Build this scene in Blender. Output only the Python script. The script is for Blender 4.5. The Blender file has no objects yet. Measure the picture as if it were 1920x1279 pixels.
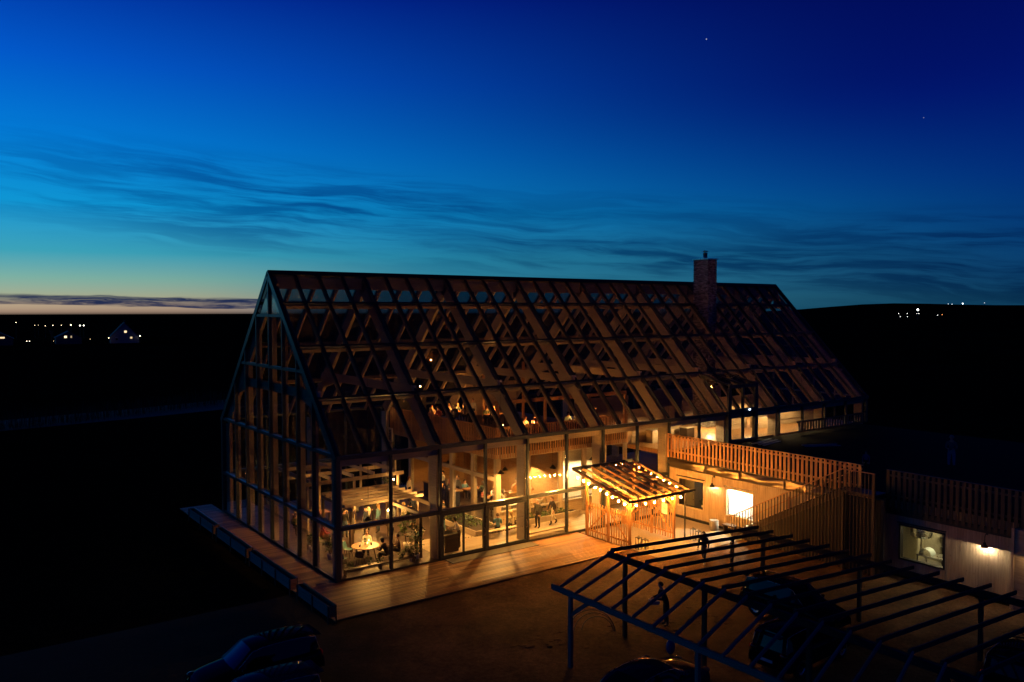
import bpy, bmesh, math, random
from mathutils import Vector, Matrix
R = math.radians
random.seed(7)
sc = bpy.context.scene
COL = sc.collection

# ------------------------------------------------------------------ camera
cam_d = bpy.data.cameras.new("camera")
cam = bpy.data.objects.new("camera", cam_d); COL.objects.link(cam)
cam_d.sensor_width = 36.0
cam_d.lens = 36.0 * 1544.7 / 1920.0
cam_d.clip_start = 0.5; cam_d.clip_end = 12000
cam.location = (-16.854, -37.493, 13.422)
cam.rotation_euler = (Matrix.Rotation(R(-36.293), 3, 'Z') @ Matrix.Rotation(R(90 - 2.183), 3, 'X') @ Matrix.Rotation(R(-0.064), 3, 'Z')).to_euler()
sc.camera = cam

# ------------------------------------------------------------------ node helper
class NT:
    def __init__(s, tree): s.t = tree; s.n = tree.nodes; s.l = tree.links
    def put(s, sock, v):
        if isinstance(v, bpy.types.NodeSocket): s.l.new(v, sock)
        elif v is not None:
            try: sock.default_value = v
            except Exception: sock.default_value = (*v, 1.0)
    def m(s, op, a, b=None, c=None, clamp=False):
        n = s.n.new('ShaderNodeMath'); n.operation = op; n.use_clamp = clamp
        for i, v in enumerate((a, b, c)):
            if v is not None: s.put(n.inputs[i], v)
        return n.outputs[0]
    def mr(s, v, a, b, c=0.0, d=1.0, smooth=True):
        n = s.n.new('ShaderNodeMapRange')
        n.interpolation_type = 'SMOOTHSTEP' if smooth else 'LINEAR'
        for i, x in enumerate((v, a, b, c, d)): s.put(n.inputs[i], x)
        return n.outputs[0]
    def mix(s, f, a, b, mode='MIX'):
        n = s.n.new('ShaderNodeMix'); n.data_type = 'RGBA'; n.blend_type = mode
        s.put(n.inputs[0], f); s.put(n.inputs[6], a); s.put(n.inputs[7], b)
        return n.outputs[2]
    def ramp(s, f, stops, interp='LINEAR'):
        n = s.n.new('ShaderNodeValToRGB'); n.color_ramp.interpolation = interp
        e = n.color_ramp.elements
        while len(e) < len(stops): e.new(0.5)
        for k, (p, c) in enumerate(stops):
            e[k].position = p; e[k].color = (*c, 1.0) if len(c) == 3 else c
        s.put(n.inputs[0], f); return n.outputs[0]
    def comb(s, x, y, z):
        n = s.n.new('ShaderNodeCombineXYZ')
        for i, v in enumerate((x, y, z)): s.put(n.inputs[i], v)
        return n.outputs[0]
    def sep(s, v):
        n = s.n.new('ShaderNodeSeparateXYZ'); s.put(n.inputs[0], v); return n.outputs
    def noise(s, vec, scale, detail=4, rough=0.55, dist=0.0):
        n = s.n.new('ShaderNodeTexNoise'); s.put(n.inputs['Vector'], vec)
        n.inputs['Scale'].default_value = scale; n.inputs['Detail'].default_value = detail
        n.inputs['Roughness'].default_value = rough; n.inputs['Distortion'].default_value = dist
        return n.outputs[0]
    def mapping(s, vec, scale=(1, 1, 1), loc=(0, 0, 0), rot=(0, 0, 0)):
        n = s.n.new('ShaderNodeMapping'); s.put(n.inputs[0], vec)
        s.put(n.inputs['Location'], loc); n.inputs['Rotation'].default_value = rot; n.inputs['Scale'].default_value = scale
        return n.outputs[0]

def lin(r, g, b):
    f = lambda c: (c / 255) / 12.92 if c / 255 <= 0.04045 else ((c / 255 + 0.055) / 1.055) ** 2.4
    return (f(r), f(g), f(b))

# ------------------------------------------------------------------ dusk sky
world = bpy.data.worlds.new("World"); sc.world = world; world.use_nodes = True
wt = NT(world.node_tree); wt.n.clear()
tc = wt.n.new('ShaderNodeTexCoord').outputs['Generated']
dx, dy, dz = wt.sep(tc)
az = wt.m('ARCTAN2', dx, dy)                       # from +Y towards +X
el = wt.m('MULTIPLY', wt.m('ARCSINE', wt.m('MINIMUM', wt.m('MAXIMUM', dz, -1.0), 1.0)), 180 / math.pi)
AZ0 = R(-14)
dif = wt.m('ARCCOSINE', wt.m('MINIMUM', wt.m('COSINE', wt.m('SUBTRACT', az, AZ0)), 1.0))
west = wt.mix(wt.mr(el, 4.0, 15.0), wt.mr(dif, R(6), R(97), 1.0, 0.0), wt.mr(dif, R(4), R(78), 1.0, 0.0))
low = wt.m('POWER', wt.m('MULTIPLY', wt.m('MAXIMUM', el, 0.0), 1 / 90.0), 0.5)   # 0..1, sqrt keeps the horizon fine
def st(rows): return [(math.sqrt(max(e, 0) / 90.0), lin(*c)) for e, c in rows]
hi = [(6.5, (16, 154, 216)), (10.5, (3, 128, 220)), (15, (2, 92, 208)), (20.5, (1, 44, 162)), (30, (1, 22, 100)), (45, (1, 9, 46)), (88, (0, 3, 14))]
ramp_w = wt.ramp(low, st([(0, (168, 140, 118)), (0.45, (190, 168, 138)), (0.9, (170, 176, 146)), (2.0, (128, 180, 166)), (3.6, (62, 166, 188))] + hi))
ramp_t = wt.ramp(low, st([(0, (50, 120, 140)), (0.8, (62, 142, 158)), (2.0, (58, 152, 172)), (3.6, (46, 156, 186))] + hi))
ramp_e = wt.ramp(low, st([(0, (6, 48, 78)), (0.8, (6, 52, 88)), (2.0, (4, 50, 98)), (4, (2, 44, 104)), (8, (1, 32, 112)), (13, (1, 20, 106)),
                          (20.5, (1, 10, 86)), (30, (0, 4, 34)), (45, (0, 2, 16)), (88, (0, 1, 8))]))
peach = wt.mr(wt.m('ARCCOSINE', wt.m('MINIMUM', wt.m('COSINE', wt.m('SUBTRACT', az, R(5))), 1.0)), R(8), R(29), 1.0, 0.0)
sky = wt.mix(west, ramp_e, wt.mix(peach, ramp_t, ramp_w))
# thin dark cirrus: streaks that run down to the right
sh = wt.m('ADD', wt.m('MULTIPLY', el, 1.0), wt.m('MULTIPLY', az, 3.6))
warp = wt.noise(wt.comb(wt.m('MULTIPLY', az, 3.0), wt.m('MULTIPLY', el, 0.16), 3.1), 1.6, 3, 0.5)
v1 = wt.comb(wt.m('MULTIPLY', az, 2.6), wt.m('ADD', wt.m('MULTIPLY', sh, 0.62), wt.m('MULTIPLY', warp, 1.5)), 0.7)
c1 = wt.noise(v1, 1.9, 6, 0.58, 0.35)
v2 = wt.comb(wt.m('MULTIPLY', az, 7.5), wt.m('ADD', wt.m('MULTIPLY', sh, 1.9), wt.m('MULTIPLY', warp, 2.0)), 5.2)
c2 = wt.noise(v2, 1.5, 5, 0.6, 0.2)
cm = wt.m('ADD', wt.m('MULTIPLY', c1, 0.68), wt.m('MULTIPLY', c2, 0.32))
cm = wt.mr(cm, 0.40, 0.60)
mid = wt.m('SUBTRACT', 9.0, wt.m('MULTIPLY', az, 4.9))          # the bank sinks to the right
band = wt.m('MULTIPLY', wt.mr(wt.m('SUBTRACT', el, mid), -4.6, -1.4), wt.mr(wt.m('SUBTRACT', el, mid), 0.6, 3.4, 1.0, 0.0))
patch = wt.mr(wt.noise(wt.comb(wt.m('MULTIPLY', az, 1.7), wt.m('MULTIPLY', sh, 0.12), 2.2), 1.6, 2, 0.5), 0.36, 0.6, 0.5, 1.0)
cmask = wt.m('MULTIPLY', wt.m('MULTIPLY', wt.m('MULTIPLY', cm, band), wt.m('MULTIPLY', patch, 0.9)), wt.mr(az, R(2), R(20), 0.45, 1.0))
bank = wt.m('MULTIPLY', wt.m('MULTIPLY', wt.mr(wt.m('SUBTRACT', el, mid), -3.6, -0.6), wt.mr(wt.m('SUBTRACT', el, mid), -0.4, 3.2, 1.0, 0.0)), wt.mr(c1, 0.30, 0.62))
bank = wt.m('MULTIPLY', bank, wt.mr(az, R(14), R(40), 0.0, 0.6))
cmask = wt.m('MAXIMUM', cmask, bank)
dark = wt.mix(1.0, sky, (0.10, 0.26, 0.44, 1), 'MULTIPLY')
sky = wt.mix(cmask, sky, dark)
# low cloud bar over the western horizon
ln = wt.noise(wt.comb(wt.m('MULTIPLY', az, 5.0), wt.m('MULTIPLY', el, 1.1), 9.0), 2.0, 4, 0.55, 0.3)
lc = wt.m('ADD', el, wt.m('MULTIPLY', wt.m('SUBTRACT', ln, 0.5), 0.75))
lc = wt.m('ADD', lc, wt.m('MULTIPLY', az, 1.1))
bar = wt.m('MULTIPLY', wt.mr(lc, 0.44, 0.54), wt.mr(lc, 0.98, 1.16, 1.0, 0.0))
bar = wt.m('MULTIPLY', bar, wt.mr(az, R(20), R(31), 1.0, 0.0))
bar = wt.m('MULTIPLY', bar, wt.mr(az, R(-60), R(-20), 0.0, 1.0))
streak = wt.mr(wt.noise(wt.comb(wt.m('MULTIPLY', az, 9.0), wt.m('MULTIPLY', lc, 3.2), 4.4), 1.6, 5, 0.62, 0.4), 0.30, 0.62, 0.42, 1.0)
sky = wt.mix(wt.m('MULTIPLY', bar, wt.m('MULTIPLY', streak, 0.97)), sky, (*lin(12, 34, 76), 1))
# two faint early stars
for (sx, sy, sz, k) in ((0.7245, 0.6204, 0.3005, 0.55), (0.8698, 0.4501, 0.2019, 0.2)):
    L = math.sqrt(sx * sx + sy * sy + sz * sz)
    vm = wt.n.new('ShaderNodeVectorMath'); vm.operation = 'DOT_PRODUCT'
    wt.put(vm.inputs[0], tc); vm.inputs[1].default_value = (sx / L, sy / L, sz / L)
    spot = wt.m('MULTIPLY', wt.m('GREATER_THAN', vm.outputs['Value'], math.cos(R(0.035))), k)
    sky = wt.mix(spot, sky, (0.8, 0.85, 1.0, 1))
sky = wt.mix(wt.mr(el, -0.4, 0.0, 0.0, 1.0), (*lin(4, 8, 14), 1), sky)
bg = wt.n.new('ShaderNodeBackground'); wt.put(bg.inputs[0], sky); bg.inputs[1].default_value = 1.0
wo = wt.n.new('ShaderNodeOutputWorld'); wt.l.new(bg.outputs[0], wo.inputs[0])

# ------------------------------------------------------------------ exposure and render settings
sc.view_settings.view_transform = 'Standard'
sc.view_settings.look = 'None'
sc.view_settings.exposure = 0.0
sc.view_settings.gamma = 1.0
sc.render.engine = 'CYCLES'
cy = sc.cycles
cy.use_denoising = True
cy.max_bounces = 7; cy.diffuse_bounces = 3; cy.glossy_bounces = 3; cy.transmission_bounces = 4; cy.transparent_max_bounces = 40
cy.caustics_reflective = False; cy.caustics_refractive = False
cy.sample_clamp_indirect = 2.5
cy.use_light_tree = True

# ------------------------------------------------------------------ materials
MATS = {}
def newmat(name):
    m = bpy.data.materials.new(name); m.use_nodes = True
    t = NT(m.node_tree); b = m.node_tree.nodes['Principled BSDF']
    MATS[name] = m
    return m, t, b
def coords(t): return t.n.new('ShaderNodeTexCoord').outputs['Object']
def objrand(t): return t.n.new('ShaderNodeObjectInfo').outputs['Random']
def bump(t, b, h, strength=0.3, dist=0.02):
    n = t.n.new('ShaderNodeBump'); n.inputs['Strength'].default_value = strength; n.inputs['Distance'].default_value = dist
    t.put(n.inputs['Height'], h); t.l.new(n.outputs[0], b.inputs['Normal'])

def wood(kind, axis):
    key = kind + '_' + 'xyz'[axis]
    if key in MATS: return MATS[key]
    c_lo, c_hi, rough, knots = WOODS[kind]
    m, t, b = newmat(key)
    v = coords(t); r = objrand(t)
    off = t.comb(t.m('MULTIPLY', r, 37.0), t.m('MULTIPLY', r, 91.0), t.m('MULTIPLY', r, 53.0))
    s = [14, 14, 14]; s[axis] = 0.7
    vv = t.mapping(v, tuple(s), off)
    g = t.noise(vv, 1.6, 5, 0.6, 0.25)
    s2 = [3, 3, 3]; s2[axis] = 0.5
    g2 = t.noise(t.mapping(v, tuple(s2), off), 1.0, 3, 0.5)
    f = t.m('ADD', t.m('MULTIPLY', g, 0.6), t.m('MULTIPLY', g2, 0.4))
    f = t.m('ADD', f, t.m('MULTIPLY', t.m('SUBTRACT', r, 0.5), 0.62 if kind == 'decking' else 0.24))
    col = t.ramp(f, [(0.3, c_lo), (0.68, c_hi)])
    if knots:
        s3 = [5, 5, 5]; s3[axis] = 2.2
        vo = t.n.new('ShaderNodeTexVoronoi'); t.put(vo.inputs['Vector'], t.mapping(v, tuple(s3), off)); vo.inputs['Scale'].default_value = 1.0
        k = t.mr(vo.outputs['Distance'], 0.05, 0.14, knots, 0.0)
        col = t.mix(k, col, (c_lo[0] * 0.3, c_lo[1] * 0.25, c_lo[2] * 0.2, 1))
    t.put(b.inputs['Base Color'], col); b.inputs['Roughness'].default_value = rough
    bump(t, b, g, 0.25, 0.01)
    return m
WOODS = {
    'spruce': ((0.32, 0.25, 0.18), (0.52, 0.43, 0.32), 0.6, 0.3),
    'larch': ((0.30, 0.135, 0.05), (0.50, 0.26, 0.10), 0.6, 0.6),
    'clad': ((0.34, 0.24, 0.14), (0.62, 0.48, 0.31), 0.65, 0.5),
    'decking': ((0.20, 0.10, 0.04), (0.40, 0.215, 0.085), 0.55, 0.2),
    'stained': ((0.06, 0.026, 0.010), (0.11, 0.05, 0.02), 0.55, 0.2),
    'grey': ((0.10, 0.10, 0.095), (0.20, 0.20, 0.19), 0.75, 0.2),
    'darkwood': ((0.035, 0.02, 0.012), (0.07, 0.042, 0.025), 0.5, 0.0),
    'oak': ((0.28, 0.14, 0.055), (0.44, 0.24, 0.10), 0.4, 0.0),
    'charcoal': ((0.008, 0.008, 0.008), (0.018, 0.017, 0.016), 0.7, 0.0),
}
def plain(name, col, rough=0.5, metal=0.0, var=0.0, spec=0.5):
    if name in MATS: return MATS[name]
    m, t, b = newmat(name)
    v = coords(t)
    if var:
        n = t.noise(v, 9.0, 4, 0.6)
        c = t.mix(t.mr(n, 0.3, 0.7), tuple(x * (1 - var) for x in col) + (1,), tuple(min(1, x * (1 + var)) for x in col) + (1,))
        t.put(b.inputs['Base Color'], c)
        t.put(b.inputs['Roughness'], t.mr(n, 0.2, 0.8, max(0, rough - 0.1), min(1, rough + 0.12)))
    else:
        b.inputs['Base Color'].default_value = (*col, 1); b.inputs['Roughness'].default_value = rough
    b.inputs['Metallic'].default_value = metal
    b.inputs['Specular IOR Level'].default_value = spec
    return m
def emit(name, col, strength):
    if name in MATS: return MATS[name]
    m = bpy.data.materials.new(name); m.use_nodes = True; t = NT(m.node_tree); t.n.clear()
    e = t.n.new('ShaderNodeEmission'); e.inputs[0].default_value = (*col, 1); e.inputs[1].default_value = strength
    o = t.n.new('ShaderNodeOutputMaterial'); t.l.new(e.outputs[0], o.inputs[0]); MATS[name] = m
    return m
def glassmat(name, tint=(0.94, 0.96, 0.95), ior=1.75, dust=0.012):
    m = bpy.data.materials.new(name); m.use_nodes = True; t = NT(m.node_tree); t.n.clear()
    tr = t.n.new('ShaderNodeBsdfTransparent'); tr.inputs[0].default_value = (*tint, 1)
    gl = t.n.new('ShaderNodeBsdfGlossy'); gl.inputs['Roughness'].default_value = 0.0; gl.inputs[0].default_value = (0.9, 0.9, 0.9, 1)
    v = coords(t)
    bn = t.n.new('ShaderNodeBump'); bn.inputs['Strength'].default_value = 0.05; bn.inputs['Distance'].default_value = 0.02
    t.put(bn.inputs['Height'], t.noise(v, 0.9, 2, 0.5)); t.l.new(bn.outputs[0], gl.inputs['Normal'])
    fr = t.n.new('ShaderNodeFresnel'); ge = t.n.new('ShaderNodeNewGeometry')
    t.put(fr.inputs[0], t.mr(ge.outputs['Backfacing'], 0.0, 1.0, ior, 1.0 / ior, False))      # both faces of the pane reflect alike
    mx = t.n.new('ShaderNodeMixShader')
    t.l.new(fr.outputs[0], mx.inputs[0]); t.l.new(tr.outputs[0], mx.inputs[1]); t.l.new(gl.outputs[0], mx.inputs[2])
    df = t.n.new('ShaderNodeBsdfDiffuse'); df.inputs[0].default_value = (0.5, 0.5, 0.5, 1)
    m2 = t.n.new('ShaderNodeMixShader'); t.put(m2.inputs[0], t.mr(t.noise(v, 1.4, 4, 0.6), 0.35, 0.75, dust * 0.08, dust))
    t.l.new(mx.outputs[0], m2.inputs[1]); t.l.new(df.outputs[0], m2.inputs[2])
    o = t.n.new('ShaderNodeOutputMaterial'); t.l.new(m2.outputs[0], o.inputs[0]); MATS[name] = m
    return m
GLASS = glassmat('glass', (0.93, 0.94, 0.93), 1.5, 0.002)
GABLEGLASS = glassmat('gable_glass', (0.90, 0.91, 0.90), 1.85, 0.006)
CLEAR = glassmat('clear_sheet', (0.97, 0.97, 0.96), 1.32, 0.004)
ROOFGLASS = glassmat('roof_glass', (0.82, 0.83, 0.84), 2.05, 0.016)
REARGLASS = glassmat('rear_roof_glass', (0.30, 0.42, 0.52))
ALU = plain('dark_aluminium', (0.05, 0.065, 0.08), 0.34, 0.55, 0.15)
STEEL = plain('galvanised_steel', (0.55, 0.54, 0.52), 0.3, 1.0, 0.1)
BLACK = plain('black_paint', (0.012, 0.012, 0.013), 0.5, 0.0, 0.2)
WHITE = plain('white_paint', (0.75, 0.73, 0.68), 0.6, 0.0, 0.04)
CREAM = plain('cream_plaster', (0.62, 0.55, 0.43), 0.8, 0.0, 0.06)
CERAMIC = plain('ceramic', (0.7, 0.68, 0.62), 0.3)
RUBBER = plain('rubber', (0.012, 0.012, 0.012), 0.8)
TEAL = plain('teal_shell', (0.08, 0.22, 0.26), 0.45, 0.0, 0.05)
LEAF = plain('leaf', (0.05, 0.10, 0.025), 0.5, 0.0, 0.4)
SOIL = plain('soil', (0.03, 0.02, 0.014), 0.9, 0.0, 0.3)
CONC = plain('concrete', (0.20, 0.19, 0.17), 0.85, 0.0, 0.12)

def ground_mats():
    m, t, b = newmat('dark_field')
    v = coords(t)
    n1 = t.noise(v, 0.02, 5, 0.6); n2 = t.noise(v, 1.3, 4, 0.6)
    f = t.m('ADD', t.m('MULTIPLY', n1, 0.6), t.m('MULTIPLY', n2, 0.4))
    t.put(b.inputs['Base Color'], t.ramp(f, [(0.35, (0.007, 0.007, 0.0045)), (0.65, (0.026, 0.021, 0.012))]))
    b.inputs['Roughness'].default_value = 1.0; b.inputs['Specular IOR Level'].default_value = 0.0
    bump(t, b, n2, 0.6, 0.1)
    m, t, b = newmat('gravel')
    v = coords(t)
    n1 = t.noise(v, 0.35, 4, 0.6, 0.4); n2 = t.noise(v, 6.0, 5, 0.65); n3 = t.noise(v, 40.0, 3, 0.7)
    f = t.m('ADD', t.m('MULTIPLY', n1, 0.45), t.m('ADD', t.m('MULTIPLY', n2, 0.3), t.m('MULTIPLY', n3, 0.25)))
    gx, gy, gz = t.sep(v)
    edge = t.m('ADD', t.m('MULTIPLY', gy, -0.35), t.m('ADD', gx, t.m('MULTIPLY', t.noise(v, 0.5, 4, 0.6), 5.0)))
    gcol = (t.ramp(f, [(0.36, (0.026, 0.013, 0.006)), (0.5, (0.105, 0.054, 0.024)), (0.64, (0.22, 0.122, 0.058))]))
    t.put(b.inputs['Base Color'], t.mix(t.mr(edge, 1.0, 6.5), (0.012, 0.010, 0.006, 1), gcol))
    b.inputs['Roughness'].default_value = 0.95; b.inputs['Specular IOR Level'].default_value = 0.2
    bump(t, b, t.m('ADD', t.m('MULTIPLY', n2, 0.6), t.m('MULTIPLY', n3, 0.4)), 0.9, 0.06)
    m, t, b = newmat('water')
    v = coords(t)
    b.inputs['Base Color'].default_value = (0.42, 0.31, 0.19, 1); b.inputs['Roughness'].default_value = 0.9; b.inputs['Specular IOR Level'].default_value = 0.02
    bump(t, b, t.noise(t.mapping(v, (0.5, 1.5, 1)), 1.2, 3, 0.5), 0.12, 0.1)
    m, t, b = newmat('brickwork')
    v = coords(t); vo = t.n.new('ShaderNodeTexVoronoi'); t.put(vo.inputs['Vector'], t.mapping(v, (4, 4, 13.3))); vo.inputs['Scale'].default_value = 1.0
    cs = t.n.new('ShaderNodeSeparateColor'); t.l.new(vo.outputs['Color'], cs.inputs[0])
    t.put(b.inputs['Base Color'], t.ramp(cs.outputs[0], [(0.0, (0.05, 0.045, 0.042)), (0.25, (0.16, 0.125, 0.11)), (0.5, (0.26, 0.22, 0.20)), (0.75, (0.44, 0.41, 0.38)), (1.0, (0.08, 0.072, 0.07))]))
    b.inputs['Roughness'].default_value = 0.9
    bump(t, b, t.noise(v, 30, 3, 0.6), 0.4, 0.01)
ground_mats()

def crumple():
    m, t, b = newmat('crumpled_sheet')
    v = coords(t)
    b.inputs['Metallic'].default_value = 1.0; b.inputs['Roughness'].default_value = 0.38
    b.inputs['Base Color'].default_value = (0.27, 0.21, 0.14, 1)
    bump(t, b, t.noise(t.mapping(v, (1, 1.2, 2.0)), 1.3, 2, 0.5, 0.3), 0.22, 0.1)
    return m
SHEET = crumple()

# ------------------------------------------------------------------ geometry helpers
class MB:
    """collects shapes into one mesh"""
    def __init__(s): s.v = []; s.f = []
    def quad(s, a, b, c, d):
        i = len(s.v); s.v += [a, b, c, d]; s.f.append((i, i + 1, i + 2, i + 3)); return s
    def box(s, c, d, rot=None):
        x, y, z = d[0] / 2, d[1] / 2, d[2] / 2
        pts = [Vector(p) for p in ((-x, -y, -z), (x, -y, -z), (x, y, -z), (-x, y, -z), (-x, -y, z), (x, -y, z), (x, y, z), (-x, y, z))]
        if rot is not None: pts = [rot @ p for p in pts]
        i = len(s.v); cc = Vector(c); s.v += [tuple(p + cc) for p in pts]
        s.f += [tuple(i + k for k in q) for q in ((0, 3, 2, 1), (4, 5, 6, 7), (0, 1, 5, 4), (1, 2, 6, 5), (2, 3, 7, 6), (3, 0, 4, 7))]
        return s
    def tube(s, pts, r, n=8, cap=True):
        pts = [Vector(p) for p in pts]; rings = []
        rr = r if isinstance(r, (list, tuple)) else [r] * len(pts)
        for k, p in enumerate(pts):
            a = pts[max(k - 1, 0)]; b = pts[min(k + 1, len(pts) - 1)]
            d = (b - a).normalized()
            u = d.cross(Vector((0, 0, 1)))
            if u.length < 1e-3: u = d.cross(Vector((1, 0, 0)))
            u.normalize(); w = d.cross(u)
            i = len(s.v)
            for j in range(n):
                an = 2 * math.pi * j / n
                s.v.append(tuple(p + (u * math.cos(an) + w * math.sin(an)) * rr[k]))
            rings.append(i)
        for k in range(len(rings) - 1):
            for j in range(n):
                s.f.append((rings[k] + j, rings[k] + (j + 1) % n, rings[k + 1] + (j + 1) % n, rings[k + 1] + j))
        if cap:
            s.f.append(tuple(rings[0] + j for j in range(n))[::-1]); s.f.append(tuple(rings[-1] + j for j in range(n)))
        return s
    def lathe(s, prof, n=16, c=(0, 0, 0)):
        base = len(s.v)
        for r, z in prof:
            for j in range(n):
                a = 2 * math.pi * j / n; s.v.append((c[0] + r * math.cos(a), c[1] + r * math.sin(a), c[2] + z))
        for k in range(len(prof) - 1):
            for j in range(n):
                a = base + k * n; s.f.append((a + j, a + (j + 1) % n, a + n + (j + 1) % n, a + n + j))
        return s
    def ball(s, c, r, n=8, m=6, sc_=(1, 1, 1)):
        prof = [(max(1e-4, r * math.sin(math.pi * k / m)), -r * math.cos(math.pi * k / m)) for k in range(m + 1)]
        b = len(s.v); s.lathe(prof, n)
        for i in range(b, len(s.v)):
            x, y, z = s.v[i]; s.v[i] = (c[0] + x * sc_[0], c[1] + y * sc_[1], c[2] + z * sc_[2])
        return s
    def mesh(s, name, mat, smooth=False):
        used = sorted({i for f in s.f for i in f})
        if len(used) < len(s.v):
            mp = {o: n for n, o in enumerate(used)}; s.v = [s.v[i] for i in used]; s.f = [tuple(mp[i] for i in f) for f in s.f]
        me = bpy.data.meshes.new(name); me.from_pydata(s.v, [], s.f); me.update()
        if mat: me.materials.append(mat)
        if smooth: me.polygons.foreach_set('use_smooth', [True] * len(me.polygons))
        return me

def wloc(o):
    v = Vector((0, 0, 0))
    while o is not None: v += o.location; o = o.parent
    return v
def obj(name, me, parent=None, loc=None, rot=None, world=True):
    """parent-relative placement; with world=True the coordinates given are world coordinates (unrotated parents)"""
    o = bpy.data.objects.new(name, me); COL.objects.link(o)
    if parent is not None: o.parent = parent
    l = Vector(loc) if loc is not None else Vector((0, 0, 0))
    if world and parent is not None: l = l - wloc(parent)
    o.location = l
    if rot is not None: o.rotation_euler = rot
    return o
def tag(o, label=None, cat=None, group=None, kind=None):
    if label: o['label'] = label
    if cat: o['category'] = cat
    if group: o['group'] = group
    if kind: o['kind'] = kind
    return o
def thing(name, label, cat, loc=(0, 0, 0), rz=0.0, group=None):
    o = bpy.data.objects.new(name, None); COL.objects.link(o); o.empty_display_size = 0.2
    o.location = loc; o.rotation_euler = (0, 0, rz)
    return tag(o, label, cat, group)
CACHE = {}
def boxmesh(d, mat):
    key = tuple(round(x, 3) for x in d) + (mat.name,)
    if key not in CACHE: CACHE[key] = MB().box((0, 0, 0), d).mesh('piece', mat)
    return CACHE[key]
def bx(name, lo, hi, mat, parent=None, world=True):
    """axis aligned box part from corner to corner; mat may be a wood kind"""
    d = [abs(hi[i] - lo[i]) for i in range(3)]; c = [(hi[i] + lo[i]) / 2 for i in range(3)]
    if isinstance(mat, str): mat = wood(mat, max(range(3), key=lambda i: d[i]))
    return obj(name, boxmesh(d, mat), parent, c, None, world)
def beam(name, a, b, w, h, mat, parent=None, world=True, up=(0, 0, 1)):
    """beam from a to b, w wide (across), h high (along up)"""
    a = Vector(a); b = Vector(b); x = (b - a); L = x.length; x.normalize()
    u = Vector(up); y = u.cross(x)
    if y.length < 1e-4: y = Vector((0, 1, 0)).cross(x)
    y.normalize(); z = x.cross(y)
    if isinstance(mat, str): mat = wood(mat, 0)
    M = Matrix((x, y, z)).transposed()
    return obj(name, boxmesh((round(L, 2), w, h), mat), parent, (a + b) / 2, M.to_euler(), world)
def beam_into(mb, a, b, w, h, up=(0, 0, 1)):
    a = Vector(a); b = Vector(b); x = (b - a); L = x.length; x.normalize()
    y = Vector(up).cross(x)
    if y.length < 1e-4: y = Vector((0, 1, 0)).cross(x)
    y.normalize(); z = x.cross(y)
    mb.box((a + b) / 2, (L, w, h), Matrix((x, y, z)).transposed())
def built(name, mb, mat, parent=None, smooth=False, kind=None, label=None, cat=None, group=None):
    """mesh given in world coordinates"""
    o = obj(name, mb.mesh(name, mat, smooth), parent, (0, 0, 0))
    return tag(o, label, cat, group, kind)
def lamp_light(parent, loc, power, col, radius=0.06, world=True, spot=None):
    ld = bpy.data.lights.new('lamp_light', 'SPOT' if spot else 'POINT'); ld.energy = power * LK; ld.color = col; ld.shadow_soft_size = radius
    if spot: ld.spot_size = spot; ld.spot_blend = 0.22
    o = bpy.data.objects.new('lamp_light', ld); COL.objects.link(o)
    if parent is not None: o.parent = parent
    l = Vector(loc)
    if world and parent is not None: l = l - wloc(parent)
    o.location = l
    return o
WARM = (1.0, 0.46, 0.10); AMBER = (1.0, 0.36, 0.06); SOFT = (1.0, 0.64, 0.26)
LK = 2.4      # how far the photograph is exposed for the lamps

# ================================================================== SETTING
g = MB()
rings = [0, 40, 90, 200, 450, 900, 1600, 3000]
seg = 48; cx0, cy0 = 5.0, 0.0
g.v.append((cx0, cy0, -0.12))
for r in rings[1:]:
    for j in range(seg):
        a = 2 * math.pi * j / seg; g.v.append((cx0 + r * math.cos(a), cy0 + r * math.sin(a), -0.12))
for j in range(seg): g.f.append((0, 1 + j, 1 + (j + 1) % seg))
for k in range(len(rings) - 2):
    for j in range(seg):
        a = 1 + k * seg; g.f.append((a + j, a + seg + j, a + seg + (j + 1) % seg, a + (j + 1) % seg))
built('ground', g, MATS['dark_field'], kind='structure')

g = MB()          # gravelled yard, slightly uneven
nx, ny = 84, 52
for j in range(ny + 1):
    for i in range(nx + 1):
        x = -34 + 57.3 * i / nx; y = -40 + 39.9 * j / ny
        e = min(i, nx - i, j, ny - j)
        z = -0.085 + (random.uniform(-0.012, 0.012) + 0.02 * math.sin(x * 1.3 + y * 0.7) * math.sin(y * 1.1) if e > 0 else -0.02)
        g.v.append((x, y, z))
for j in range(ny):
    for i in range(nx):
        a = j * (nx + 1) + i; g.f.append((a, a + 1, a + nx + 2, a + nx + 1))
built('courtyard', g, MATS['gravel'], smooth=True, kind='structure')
# wheel ruts and spoil in the yard
g = MB()
for k in range(110):
    t = random.random(); x = 2.5 + 9 * t + random.gauss(0, 0.7); y = -11.2 - 2.6 * t + random.gauss(0, 0.55)
    g.ball((x, y, -0.09), random.uniform(0.05, 0.15), 7, 5, (random.uniform(0.8, 1.8), random.uniform(0.6, 1.2), random.uniform(0.10, 0.2)))
built('spoil_heap', g, MATS['gravel'], smooth=True, kind='stuff', label='churned clods of earth in the yard beneath the frame', cat='soil')

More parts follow.
